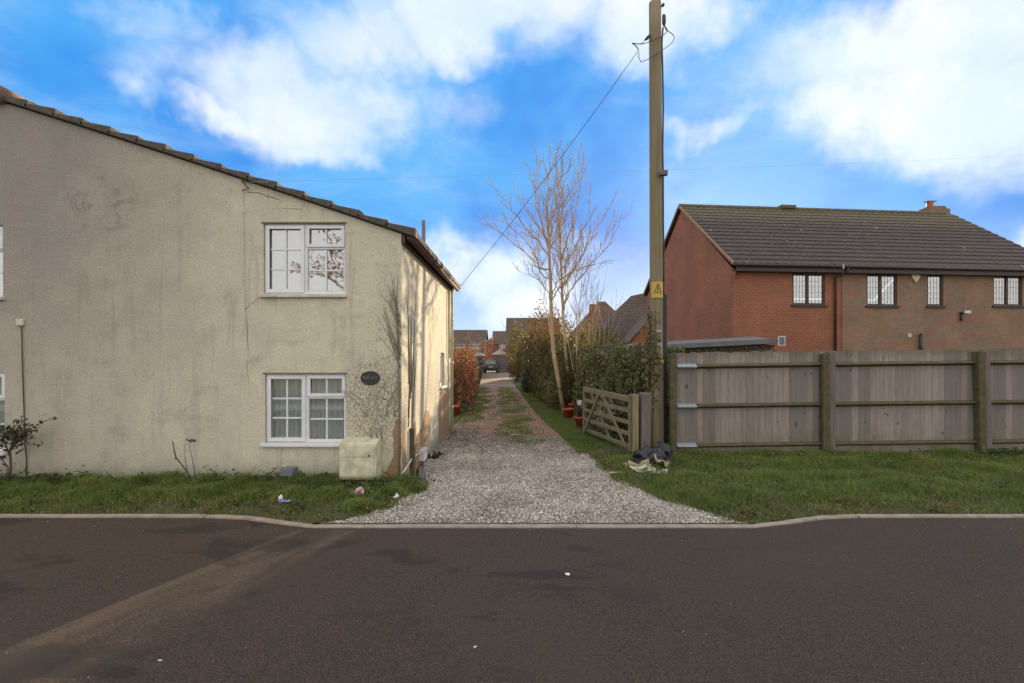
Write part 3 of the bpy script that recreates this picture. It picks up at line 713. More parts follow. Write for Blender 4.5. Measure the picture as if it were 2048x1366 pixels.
for x_, l_ in ((-.38, .16), (-.30, .12), (-.24, .18)): s.tube([(WX+x_, WY-.05, a_z) for a_z in ()] or [(WX+x_, WY-.08, .66), (WX+x_-.04, WY-.05, .66+l_*.6), (WX+x_-.01, WY-.03, .66+l_)], [.010, .008, .003], 5)
s.build('stem', M['deadstem_and_shadow'], cl); s2.build('rootlets', M['faint'], cl, kind='stuff')
s = MB()
for k in range(9):                                   # runners on the side wall
    y, z = 7.3+rnd.uniform(-.1, .35), rnd.uniform(.7, 1.4); a = rnd.uniform(-.25, .35); pts = []
    for i in range(12):
        pts.append((WX+.006, y, z)); y += math.sin(a)*.1; z += math.cos(a)*.15; a += rnd.uniform(-.2, .2)
        y = max(y, WY+.02)
        if z > 3.1: break
    s.tube(pts, [.006*(1-i/len(pts))+.001 for i in range(len(pts))], 4)
s.build('runner', M['deadstem_and_shadow'], cl)

# ------------------------------------------------------------------ trees
def grow(mb, p, d, L, r, depth, maxd, spread=.5, up=.15, tips=None, kids=(3, 5), taper=.6, minr=.003, wob=.12, side=6):
    n = max(3, int(L/.18)) if depth < 2 else 4
    pts = [p.copy()]; rs = [r]; dirs = [d.copy()]
    for i in range(n):
        d = (d+Vector((rnd.gauss(0, wob), rnd.gauss(0, wob), rnd.gauss(0, wob)*.5+up*.35))).normalized()
        p = p+d*(L/n); pts.append(p.copy()); rs.append(max(minr, r*(1-(1-taper*.6)*(i+1)/n))); dirs.append(d.copy())
    mb.tube(pts, rs, side if depth < 2 else (4 if depth < 3 else 3), cap=False)
    if depth >= maxd:
        if tips is not None: tips.extend(pts[1:])
        return
    if tips is not None and depth >= maxd-1: tips.extend(pts[2:])
    k = rnd.randint(*kids)
    for j in range(k):
        t = .25+.75*(j+rnd.random())/k; i = min(n, int(t*n)); az = rnd.uniform(0, 2*math.pi)
        o = dirs[i].orthogonal().normalized(); o = Matrix.Rotation(az, 3, dirs[i]) @ o
        nd = (dirs[i]+o*spread*rnd.uniform(.6, 1.3)).normalized()
        grow(mb, pts[i], nd, L*rnd.uniform(.45, .72)*(1.15-t*.4), max(minr, rs[i]*.6), depth+1, maxd, spread, up, tips, kids, taper, minr, wob, side)
TD = 15.0
rnd.seed(40)
tr = empty('bare_tree', (1.35, TD, 0), label='tall leafless twin-stemmed tree rising from the hedge on the right of the lane', cat='tree')
T1 = [(1130, 835), (1117, 760), (1106, 700), (1103, 640), (1101, 560), (1098, 500), (1096, 455)]
T2 = [(1146, 835), (1138, 760), (1131, 700), (1127, 640), (1124, 580), (1121, 520)]
tips = []; bmb = MB()
def P2(q, j=0): return P(q[0], q[1], TD+j)
for pts, r0, r1, dj in ((T1, .085, .045, 0), (T2, .07, .032, .35)):
    w = [P2(q, dj) for q in pts]; w[0].z = -.05
    s = MB(); s.tube(w, [.86*(r0+(r1-r0)*i/(len(w)-1)) for i in range(len(w))], 10); s.build('trunk', M['bark_pale'], tr)
def limb(pxs, r0, dj=0, sub=True):
    w = [P2(q, dj+.5*math.sin(i*1.3+q[0])) if i > 0 else P2(q, dj) for i, q in enumerate(pxs)]
    fine = []
    for a, b in zip(w, w[1:]):
        for t in (0, .25, .5, .75): fine.append(a.lerp(b, t)+Vector((rnd.gauss(0, .022), rnd.gauss(0, .04), rnd.gauss(0, .014))))
    fine.append(w[-1]); n = len(fine)
    bmb.tube(fine, [max(.0045, r0*(1-.85*i/n)) for i in range(n)], 5, cap=False)
    for i in range(3, n):
        if rnd.random() < .85:
            d = (fine[i]-fine[i-1]).normalized(); o = Matrix.Rotation(rnd.uniform(0, 6.28), 3, d) @ d.orthogonal().normalized()
            grow(bmb, fine[i], (d+o*.45+Vector((0, 0, .25))).normalized(), rnd.uniform(.3, .85), max(.0045, r0*.3), 2, 3, .4, .25, tips, (2, 3), minr=.0042, wob=.10)
for k in range(16):
    a = rnd.uniform(-.75, .75); b0_ = rnd.choice([(1098, 500), (1101, 560), (1103, 600), (1121, 520), (1124, 570), (1127, 620), (1096, 460)]); L_ = rnd.uniform(90, 190)*(1-.25*abs(a)); q_ = [b0_]
    for i in range(1, 5): q_.append((b0_[0]+math.sin(a*(1.15-.12*i))*L_*i/4, b0_[1]-math.cos(a*(1.15-.12*i))*L_*i/4))
    limb(q_, rnd.uniform(.012, .02), rnd.uniform(-.5, .6))
limb([(1096, 455), (1095, 400), (1098, 350), (1112, 318)], .04)
limb([(1098, 500), (1085, 450), (1072, 400), (1060, 340)], .03); limb([(1098, 480), (1108, 430), (1118, 380), (1125, 335)], .03)
limb([(1100, 540), (1078, 535), (1050, 505), (1020, 480), (985, 455)], .028); limb([(1099, 515), (1075, 480), (1048, 450), (1025, 420), (998, 382)], .03)
limb([(1101, 560), (1080, 545), (1065, 500), (1040, 470), (1008, 445)], .026, .2); limb([(1098, 500), (1088, 470), (1066, 440), (1040, 400)], .024)
limb([(1121, 520), (1118, 470), (1125, 430), (1128, 380), (1140, 330)], .034, .35); limb([(1121, 520), (1135, 480), (1150, 430), (1160, 370), (1165, 340)], .03, .35)
limb([(1124, 580), (1142, 545), (1165, 510), (1190, 460), (1210, 430)], .03, .35); limb([(1124, 560), (1150, 540), (1185, 530), (1210, 480), (1235, 445)], .026, .35)
limb([(1127, 610), (1145, 575), (1165, 550), (1190, 520), (1220, 490)], .026, .35); limb([(1122, 540), (1150, 500), (1170, 450), (1180, 400)], .026, .35)
limb([(1103, 600), (1090, 575), (1072, 555), (1050, 548)], .018); limb([(1096, 455), (1105, 410), (1112, 360)], .022); limb([(1103, 590), (1115, 560), (1120, 540)], .02)
limb([(1127, 640), (1122, 590), (1104, 555), (1110, 500), (1112, 450)], .02, .2); limb([(1106, 690), (1092, 620), (1085, 580)], .016, .2); limb([(1131, 700), (1150, 640), (1160, 600), (1176, 575)], .018, .3)
bmb.build('branches', M['bark_pale'], tr, fix=False)
tips = np.array([tuple(t) for t in tips]); pick = tips[rng.choice(len(tips), min(len(tips), 3600), replace=False)]+rng.normal(size=(min(len(tips), 3600), 3))*.015
leafcloud('buds', pick, .026, M['bud'], tr)
e = empty('sapling_clump', (1.95, 14.2, 0), label='clump of thin bare saplings rising behind the ivy hedge right of the twin-stemmed tree', cat='tree')
s = MB(); tp = []
for x_, y_, h_, r_ in ((1.62, 14.3, 3.3, .026), (2.0, 14.4, 2.9, .024), (2.35, 14.2, 2.7, .02)):
    grow(s, Vector((x_, y_, 0)), Vector((rnd.uniform(-.06, .06), 0, 1)).normalized(), h_, r_, 0, 2, .45, .35, tp, (4, 6), minr=.0045, wob=.05)
s.build('stems', M['bark_pale'], e, fix=False, kind='stuff')
tp = np.array([tuple(t) for t in tp]); leafcloud('buds', tp[rng.choice(len(tp), min(len(tp), 160))], .03, M['bud'], e, kind='stuff')
# russet tree behind the camera (seen in the upper window's reflection)
t2 = empty('russet_tree', (-6.7, -9.0, 0), label='tree with russet leaves across the road behind the camera', cat='tree')
s = MB(); s.tube([(-6.7, -9, -.05), (-6.6, -9, 1.2), (-6.7, -8.9, 3.4)], [.2, .16, .13], 10); s.build('trunk', M['bark'], t2)
s = MB(); tp = []
for k in range(9):
    az = k*.7; grow(s, Vector((-6.7, -8.9, 2.7+.09*k)), Vector((math.cos(az), math.sin(az), 1.2)).normalized(), 3.6, .07, 0, 3, .6, .1, tp, (3, 4), minr=.01)
s.build('branches', M['bark'], t2, fix=False)
tp = np.array([tuple(t) for t in tp]); sel = tp[rng.choice(len(tp), 1500)]+rng.normal(size=(1500, 3))*.08
leafcloud('leaves', sel, .11, M['redleaf'], t2)

# ------------------------------------------------------------------ hedges and bushes
def boxpts(n, path, w, h0, h1, shell=.75, bulge=.25, seed=0):
    """points in a hedge that follows path [(x,y)...] of half width w and height"""
    out = []
    segs = [(Vector(a), Vector(b)) for a, b in zip(path, path[1:])]
    lens = [(b-a).length for a, b in segs]; tot = sum(lens)
    while len(out) < n:
        t = rnd.random()*tot; k = 0; tt = t
        while t > lens[k] and k < len(lens)-1: t -= lens[k]; k += 1
        a, b = segs[k]; p = a.lerp(b, t/lens[k]); d = (b-a).normalized(); sd = Vector((d.y, -d.x))
        hh = h0+(h1-h0)*tt/tot
        u, v = rnd.uniform(-1, 1), rnd.uniform(0, 1)
        if rnd.random() < shell:
            if rnd.random() < .72: u = math.copysign(1-abs(rnd.gauss(0, .12)), u)
            else: v = 1-abs(rnd.gauss(0, .05))
        bn = 1+bulge*(mnoise.noise(Vector((p.x*1.5+u*2, p.y*1.1+seed, v*3.1)))*1.5)
        q = p+sd*u*w*bn*(1-.25*v**4)
        z = v*hh*(1+bulge*.6*mnoise.noise(Vector((p.x*1.3, p.y*1.3+u, seed+.5))))
        out.append((q.x, q.y, z))
    return np.array(out)
def blobpts(n, c, r, shell=.7, seed=0, rough=.3):
    out = []
    while len(out) < n:
        d = Vector((rnd.gauss(0, 1), rnd.gauss(0, 1), rnd.gauss(0, 1))).normalized()
        f = (1-abs(rnd.gauss(0, .14))) if rnd.random() < shell else rnd.random()**.4
        f *= 1+rough*1.6*mnoise.noise(d*2.3+Vector((seed, 0, 0)))
        z = c[2]+d.z*r[2]*f
        if z > 0: out.append((c[0]+d.x*r[0]*f, c[1]+d.y*r[1]*f, z))
    return np.array(out)
def hedge(name, path, w, h0, h1, n, size, mat, label, twigs=True, cat='hedge', bulge=.25, seed=0, core=.55):
    e = empty(name, (path[0][0], path[0][1], 0), label=label, cat=cat)
    leafcloud('foliage', boxpts(n, path, w, h0, h1, bulge=bulge, seed=seed), size, mat, e, long=1.3)
    s = MB()
    for a, b in zip(path, path[1:]):
        A, B = Vector(a), Vector(b); L = (B-A).length
        for i in range(int(L/.22)+1):
            t = rnd.random(); p = A.lerp(B, t)+Vector((rnd.uniform(-w, w)*.5, 0)); hh = (h0+(h1-h0)*t)*.97
            grow(s, Vector((p.x, p.y, 0)), Vector((rnd.uniform(-.15, .15), rnd.uniform(-.15, .15), 1)).normalized(), hh*.7, .012, 1, 2, .35, .2, None, (3, 5), minr=.003)
    s.build('stems', M['bark'], e, fix=False)
    if core:                                        # dense twiggy heart so that little light passes through
        n2 = int(n*.25); pts = boxpts(n2, path, w*core, h0*.88, h1*.88, shell=0, bulge=.1, seed=seed)
        leafcloud('inner_foliage', pts, size*2.4, mat, e, long=1.2)
    return e
hedge('ivy_hedge', [(2.75, 9.7), (2.45, 11.5), (2.15, 14.2)], .62, 1.95, 2.0, 17000, .062, M['ivy'], 'dense dark ivy hedge behind the open timber gate', seed=2)
def bush(name, blobs, n, size, mat, label, cat='bush', stems=True, base=None, rough=.3):
    b0 = blobs[0][0]; e = empty(name, (b0[0], b0[1], 0), label=label, cat=cat)
    vol = [b[1][0]*b[1][1]*b[1][2] for b in blobs]; tot = sum(v**.67 for v in vol)
    pts = np.concatenate([blobpts(int(n*v**.67/tot), c, r, seed=i*3.1, rough=rough) for i, ((c, r), v) in enumerate(zip(blobs, vol))])
    leafcloud('foliage', pts, size, mat, e, long=1.3)
    if stems:
        s = MB()
        for c, r in blobs:
            for i in range(7):
                grow(s, Vector((b0[0]+rnd.uniform(-.1, .1), b0[1]+rnd.uniform(-.1, .1), 0)), (Vector(c)+Vector((rnd.uniform(-1, 1)*r[0], rnd.uniform(-1, 1)*r[1], rnd.uniform(0, .6)*r[2]))-Vector((b0[0], b0[1], 0))).normalized(), (c[2]+r[2])*.75, .02, 1, 3, .4, .1, None, (2, 4), minr=.004)
        s.build('stems', M['bark'], e, fix=False)
    return e
bush('evergreen_bush', [((2.2, 15.4, 1.6), (.95, .9, 1.15)), ((2.0, 15.6, .8), (1.1, 1, .9)), ((2.75, 14.6, 1.6), (.6, .7, .8))], 9000, .075, M['evergreen'], 'rounded green bush with yellowish tips right of the bare tree')
hedge('mixed_hedge', [(1.75, 16.2), (1.35, 21), (.85, 27)], .62, 2.3, 2.9, 15000, .08, M['evergreen'], 'tall overgrown green hedge behind the bare tree along the lane', bulge=.4, seed=7)
bush('amber_bush', [((1.05, 23, 2.9), (.85, 1.3, 1.15)), ((1.45, 19.8, 2.6), (.75, 1.3, .85)), ((1.0, 20.5, 1.9), (.45, 1.2, .8))], 5200, .07, M['amber'], 'amber-brown twiggy bush standing above the green hedge', rough=.6)
bush('columnar_evergreen', [((-.25, 38, 2.1), (.75, .9, 2.2)), ((.35, 35, 1.7), (.7, .9, 1.7))], 4500, .11, M['evergreen'], 'tall narrow dark evergreen at the far end of the hedge', cat='tree')
bush('golden_shrub', [((.75, 28.5, 2.0), (.6, .9, 1.3))], 2400, .10, M['goldleaf'], 'yellow-green shrub between the hedge and the far evergreen')
bush('olive_brambles', [((1.55, 15.6, 1.0), (.5, .6, .9)), ((2.35, 13.2, 1.75), (.5, 1.0, .5)), ((2.0, 13.0, 1.2), (.35, .8, .6))], 2600, .06, M['olive'], 'olive-brown bramble growth around the foot of the bare tree above the gate', rough=.6)
bush('dark_shrub', [((.42, 24.5, .55), (.32, .5, .6))], 1700, .06, M['darkleaf'], 'low dark purple shrub at the foot of the hedge')
bush('low_laurel', [((1.25, 17.3, .55), (.4, .9, .65)), ((1.05, 19.5, .5), (.35, .8, .6))], 3000, .07, M['ivy'], 'low glossy green shrub at the foot of the hedge left of the bare tree')
hedge('copper_beech_hedge', [(-2.15, 15.2), (-2.6, 22), (-3.35, 31.5)], .62, 1.85, 1.95, 15000, .062, M['copper'], 'clipped copper-brown beech hedge on the left of the lane past the cottage', bulge=.34, seed=4)
# pale-branched shrub above the beech hedge
e = empty('pale_shrub', (-3.2, 26, 0), label='bare shrub with pale branches rising behind the copper hedge', cat='shrub')
s = MB(); tp = []
for i in range(8):
    grow(s, Vector((-3.5+rnd.uniform(-.5, .7), 26+rnd.uniform(-.5, .5), 0)), Vector((rnd.uniform(-.25, .4), rnd.uniform(-.2, .2), 1)).normalized(), 2.5, .028, 0, 3, .7, .03, tp, (3, 4), minr=.008, wob=.16)
s.build('branches', M['bark_pale'], e, fix=False)
tp = np.array([tuple(t) for t in tp]); leafcloud('leaves', tp[rng.choice(len(tp), 500)], .05, M['bud'], e)
# ivy on the pole, pale climbing flowers at the gate
c_ = []
for i in range(620):
    z = rnd.triangular(.8, 2.7, 1.6); a = rnd.uniform(math.pi*.55, math.pi*1.55); r_ = .13+abs(rnd.gauss(0, .05))*(1.3 if z < 2.3 else .7)
    c_.append((2.5+math.cos(a)*r_, 9.12+math.sin(a)*r_*.8, z))
e = empty('pole_ivy', (2.45, 9.1, 0), label='ivy climbing the left side of the wooden pole', cat='plant')
leafcloud('leaves', np.array(c_), .055, M['ivy'], e)
s = MB()
for k in range(4):
    s.tube([(2.5+math.cos(2.2+k*.5+z*.2)*.135, 9.12+math.sin(2.2+k*.5+z*.2)*.135, z) for z in np.linspace(0, 2.6, 14)], .007, 5)
s.build('stem', M['bark'], e)
e = empty('variegated_climber', (1.75, 10.4, 0), label='cream-leaved climber growing through the bars of the gate', cat='plant')
pts = blobpts(420, (1.78, 10.45, .62), (.22, .5, .45), .3)
leafcloud('leaves', pts, .042, M['flower'], e)
s = MB()
for k in range(5): s.tube([(1.75+rnd.uniform(-.05, .05), 10.2+k*.12, 0), (1.75+rnd.uniform(-.1, .1), 10.2+k*.12, .5), (1.78, 10.2+k*.14, .95)], .006, 5)
s.build('stem', M['bark'], e)

# rose bush at the left, stub plant, low plants
e = empty('rose_bush', (P(15, 0, 6.7).x, 6.62, 0), label='leafy rose bush with a twisted stem at the cottage wall on the far left', cat='shrub')
bx = P(15, 968, 6.6)
s = MB(); st = [((15, 968), (22, 935), (20, 900), (30, 875)), ((20, 940), (5, 920), (-8, 905)), ((21, 915), (10, 885), (5, 860)), ((30, 880), (55, 862), (75, 850), (105, 835)), ((28, 880), (40, 850), (50, 838)), ((25, 885), (45, 870), (62, 868)), ((18, 950), (-5, 960), (-20, 955)), ((5, 860), (-10, 848), (-25, 850)), ((18, 962), (40, 955), (62, 952), (90, 950), (118, 957))]
cc = []
for k, q in enumerate(st):
    w = [P(a, b, 6.62+.05*math.sin(i+k)) for i, (a, b) in enumerate(q)]; s.tube(w, [(.016 if k == 0 else .008)*(1-.6*i/len(w)) for i in range(len(w))], 6)
    if k > 0:
        for a, b in zip(w, w[1:]):
            for t in np.linspace(0, 1, 7): cc.append(a.lerp(b, t)+Vector((rnd.gauss(0, .028), rnd.gauss(0, .05), rnd.gauss(0, .03))))
for i in range(240): cc.append(P(28+rnd.gauss(0, 18), 872+rnd.gauss(0, 13), 6.6+rnd.uniform(-.2, .15)))
s.build('stem', M['bark'], e); leafcloud('leaves', np.array([tuple(v) for v in cc]), .042, M['rose'], e, long=1.5)
e = empty('pruned_shrub', (P(385, 0, 6.7).x, 6.68, 0), label='pruned shrub stub with thin upright twigs against the cottage wall', cat='shrub')
s = MB()
for q, r_ in (([(390, 972), (372, 940), (352, 915), (345, 882)], .014), ([(392, 960), (384, 915), (378, 886)], .006), ([(375, 945), (370, 915), (368, 888)], .005), ([(352, 920), (347, 900)], .005), ([(378, 886), (390, 882), (398, 884)], .003)):
    s.tube([P(a, b, 6.68) for a, b in q], [r_, *[r_*.6]*(len(q)-2), r_*.4], 6)
s.build('stem', M['bark'], e)
pts = [P(388+rnd.gauss(0, 12), 963+rnd.gauss(0, 5), 6.66+rnd.uniform(-.06, .05)) for _ in range(120)]+[P(388+rnd.gauss(0, 7), 881+rnd.gauss(0, 1.5), 6.68) for _ in range(14)]
leafcloud('leaves', np.array([tuple(v) for v in pts]), .03, M['rose'], e)
def lowplant(px, n, spread, hgt, size, mat, label, name='weed_plant', y=6.68, X0=None):
    x0 = P(px, 0, y).x if X0 is None else X0
    e = empty(name, (x0, y, .04), label=label, cat='plant', )
    s = MB(); pts = []
    for i in range(n):
        a = rnd.uniform(-1, 1); l = rnd.uniform(.5, 1)
        p0 = Vector((x0+a*spread*.3, y+rnd.uniform(-.04, .03), .03)); p1 = p0+Vector((a*spread*.4, rnd.uniform(-.05, .02), hgt*l)); p2 = p1+Vector((a*spread*.4, -.02, hgt*.15*l))
        s.tube([p0, p1, p2], .0025, 4)
        for t in np.linspace(.2, 1, 7):
            q = p0.lerp(p1, t) if t < .8 else p1.lerp(p2, t)
            pts.append(tuple(q+Vector((rnd.gauss(0, size*.4), rnd.gauss(0, size*.4), rnd.gauss(0, size*.3)))))
    s.build('stem', M['bark'], e); leafcloud('leaves', np.array(pts), size, mat, e)
lowplant(262, 7, .14, .09, .03, M['rose'], 'small sparse weed at the wall foot between the rose bush and the pruned shrub')
lowplant(312, 5, .10, .07, .028, M['rose'], 'tiny dark weed at the wall foot just left of the pruned shrub')
lowplant(615, 14, .16, .16, .032, M['weed'], 'leafy sprig against the wall just right of the grey utility box')
lowplant(648, 12, .14, .17, .032, M['weed'], 'taller sprig under the lower window beside the meter box')
lowplant(540, 30, .26, .13, .035, M['weed'], 'bushy green weed clump just left of the grey utility box')
lowplant(620, 40, .34, .12, .034, M['weed'], 'wide green weed clump below the lower cottage window', y=6.55)
lowplant(720, 34, .3, .13, .036, M['weed'], 'leafy weeds in front of the meter box foot', y=6.42)
lowplant(470, 26, .28, .12, .034, M['weed'], 'green weeds along the wall foot right of the pruned shrub')
lowplant(150, 26, .3, .14, .036, M['weed'], 'green weeds at the wall foot just right of the rose bush')
lowplant(790, 26, .22, .10, .034, M['weed'], 'green weed clump at the foot of the cottage corner', y=6.62)
lowplant(820, 22, .2, .08, .034, M['weed'], 'low weeds at the edge of the gravel by the cottage corner', y=6.9, X0=-1.42)
lowplant(860, 26, .22, .10, .035, M['rose'], 'scrubby weeds below the white junction box on the side wall', y=8.6, X0=-1.5)
lowplant(1960, 60, .5, .18, .04, M['weed'], 'bramble-like weeds against the fence foot on the far right', y=8.45, X0=8.2)
lowplant(1960, 40, .4, .14, .04, M['weed'], 'dark weeds at the foot of the second grey fence post', y=8.4, X0=7.3)
lowplant(1380, 30, .3, .1, .035, M['weed'], 'green tuft at the foot of the first fence bay beside the pole', y=8.5, X0=3.0)

# ------------------------------------------------------------------ gate and posts
g0 = Vector((1.93, 8.66)); g1 = Vector((1.40, 10.95)); ang = math.atan2(g1.y-g0.y, g1.x-g0.x); GL = (g1-g0).length
gt = empty('field_gate', (g0.x, g0.y, 0), ang, label='old timber five-bar gate standing open against the ivy hedge', cat='gate')
zt = lambda x: 1.05+.02*x/GL
def lb(name, a, b, w, h): s = MB(); s.bar(a, b, w, h); return s.build(name, M['gate'], gt, local=True, bevel=.006)
lb('top_rail', (0, 0, 1.03), (GL, 0, 1.07), .055, .10)
for z in (.83, .62, .42, .20): lb('rail', (0, 0, z), (GL, 0, z), .028, .075)
lb('hinge_stile', (.03, 0, .12), (.03, 0, 1.12), .06, .08); lb('end_stile', (GL-.03, 0, .12), (GL-.03, 0, 1.12), .06, .07)
for a, b in (((.15, .03, .17), (GL*.52, .03, 1.0)), ((GL-.1, .03, .17), (GL*.62, .03, 1.0)), ((GL*.42, -.03, .17), (GL*.86, -.03, 1.0))): lb('brace', a, b, .022, .07)
s = MB(); s.box(.02, .12, 0, .12, -.3, 1.13); o = s.build('slim_gate_post', M['gate_y'], bevel=.012, label='slim yellowish timber post the gate hangs from', cat='post'); o.location = (1.90, 8.50, 0); 
s = MB(); s.box(0, .17, 0, .17, -.3, 1.15); o = s.build('gate_post', M['post_grey'], bevel=.02, label='thick grey timber gate post beside the wooden pole', cat='post'); o.location = (2.06, 8.54, 0); o.rotation_euler = (R(.6), R(.5), 0)
# extra dark post behind, between gate post and pole
# ------------------------------------------------------------------ utility pole
PX, PY = 2.50, 9.12
pole = empty('utility_pole', (PX, PY, 0), label='tall round wooden utility pole beside the gate with a yellow warning plate', cat='pole')
b0 = Vector((PX, PY, -.3)); t0 = P(1310, 6, PY); t0.y = PY
s = MB(); ax = lambda z: b0.lerp(t0, (z+.3)/(t0.z+.3)); zs = np.linspace(-.3, t0.z, 16)
s.tube([ax(z) for z in zs], [.121-.013*i/15 for i in range(16)], 24); s.build('pole', M['pole'], pole)
def onpole(px, py, w, h, name, mat, dy=-.004, curve=True, par=None, t=.004):
    c = P(px, py, PY); z = c.z; a = ax(z); r_ = .121+dy*-1; s = MB(); n = 6; vs = []
    x0 = c.x-a.x*1; 
    for i in range(n+1):
        x = x0-w/2+w*i/n; x = max(-r_*.98, min(r_*.98, x)); y = -math.sqrt(max(1e-6, r_*r_-x*x))
        for zz in (-h/2, h/2): vs.append((a.x+x, a.y+y-.002, z+zz)); vs.append((a.x+x*1.03, a.y+y-.002-t, z+zz))
    fs = []
    for i in range(n):
        o = i*4; fs += [(o+1, o+5, o+7, o+3), (o, o+2, o+6, o+4), (o+2, o+3, o+7, o+6), (o, o+4, o+5, o+1)]
    fs += [(0, 1, 3, 2), (n*4, n*4+2, n*4+3, n*4+1)]
    s.add(vs, fs); return s.build(name, mat, par or pole)
sg = onpole(1312, 581, .20, .29, 'warning_plate', M['yellow'])
c = P(1312, 578, PY); a = ax(c.z); s = MB(); yy = a.y-.134
tri = [(c.x-.065, c.z-.075), (c.x+.065, c.z-.075), (c.x, c.z+.075)]
def ypl(x): return a.y-math.sqrt(max(1e-5, .134**2-(x-a.x)**2))-.003
for p_, q_ in zip(tri, tri[1:]+tri[:1]):
    for k in range(4):
        u0, u1 = k/4, (k+1)/4
        A = (p_[0]+(q_[0]-p_[0])*u0, p_[1]+(q_[1]-p_[1])*u0); B = (p_[0]+(q_[0]-p_[0])*u1, p_[1]+(q_[1]-p_[1])*u1)
        s.bar((A[0], ypl(A[0]), A[1]), (B[0], ypl(B[0]), B[1]), .004, .008, up=(0, 0, 1) if abs(A[1]-B[1]) < .001 else (1, 0, 0))
for A, B in (((c.x+.006, c.z+.035), (c.x-.016, c.z-.012)), ((c.x-.016, c.z-.012), (c.x+.014, c.z-.01)), ((c.x+.014, c.z-.01), (c.x-.01, c.z-.058))):
    s.bar((A[0], ypl(A[0]), A[1]), (B[0], ypl(B[0]), B[1]), .004, .010, up=(1, 0, 0) if abs(A[1]-B[1]) > .01 else (0, 0, 1))
s.bar((c.x-.07, ypl(c.x-.07), c.z-.11), (c.x+.07, ypl(c.x+.07), c.z-.11), .004, .008)
s.build('warning_symbol', M['black'], sg)
onpole(1317, 723, .19, .055, 'yellow_band', M['yellow'])
onpole(1315, 663, .10, .028, 'number_plate', M['plate']); onpole(1315, 690, .07, .06, 'number_plate', M['plate'])
c = P(1320, 352, PY); s = MB(); s.box(c.x-.06, c.x+.09, PY-.19, PY-.105, c.z-.045, c.z+.045); s.build('terminal_box', M['felt'], pole, bevel=.008)
c = P(1330, 0, PY)
s = MB(); s.box(c.x-.03, c.x+.035, PY-.02, PY+.05, -.05, P(0, 720, PY).z+1.2); s.build('cable_guard', M['black'], pole, bevel=.01)
s = MB(); zz = [2.9, 3.5, 4.2, 5.0, 5.6, 6.3, 7.0, 7.5]
s.tube([(ax(z).x+.128+.012*math.sin(z*2.2)+(.015 if 4.5 < z < 5.5 else 0), PY-.01, z) for z in zz]+[P(1326, 55, PY)], .016, 8); s.build('riser_cable', M['cable'], pole)
for z in (3.4, 4.6, 5.9): pass
s = MB(); s.tube([P(1328, 52, PY), P(1328, 45, PY), P(1328, 32, PY), P(1327, 29, PY)], [.018, .034, .034, .02], 10); s.build('cable_joint', M['cable'], pole)
s = MB(); s.tube([P(1318, 17, PY-.05), P(1326, 10, PY-.05)], .016, 8); s.tube([P(1325, 12, PY-.05), P(1327, 8, PY-.05)], .026, 8); s.build('pole_hook', M['rust'], pole)
s = MB(); s.tube([P(1299, 71, PY-.06), P(1295, 76, PY-.1), P(1290, 80, PY-.1)], [.024, .03, .015], 8); s.build('wire_clamp', M['rust'], pole)
s = MB(); e_ = PY-.16
s.tube([P(1264, 86, e_), P(1275, 88, e_), P(1290, 87, e_), P(1310, 79, e_), P(1328, 70, e_), P(1334, 63, e_), P(1329, 53, PY)], .008, 6)
s.tube([P(1330, 52, PY), P(1336, 62, PY-.1), P(1346, 69, PY-.1), P(1349, 75, PY-.1), P(1344, 86, PY-.12), P(1326, 100, PY-.15), P(1300, 117, e_), P(1282, 124, e_), P(1277, 114, e_), P(1278, 104, e_)], .007, 6)
s.tube([P(1290, 80, e_), P(1285, 85, e_), P(1283, 90, e_)], .006, 6); s.tube([P(1264, 86, e_), P(1272, 92, e_), P(1277, 99, e_), P(1276, 102, e_)], .009, 6)
s.build('wire_loop', M['cable'], pole)
# wires
def wire(name, a, b, sag, r, label, mat='cable'):
    a, b = Vector(a), Vector(b); n = 24; e = MB()
    e.tube([a.lerp(b, i/n)-Vector((0, 0, sag*4*(i/n)*(1-i/n))) for i in range(n+1)], r, 6)
    return e.build(name, M[mat], label=label, cat='cable')
wire('overhead_wire', P(1276, 102, PY-.16), (WX+.16, WB+.0, eave-.05), .10, .0052, 'dark overhead wire running from the pole top down to the cottage gutter')
wire('overhead_wire', P(502, 364, WY-.18), (46, 34, 16.6), .3, .0018, 'faint high overhead wire crossing the sky from the cottage gable to the right', 'plate')

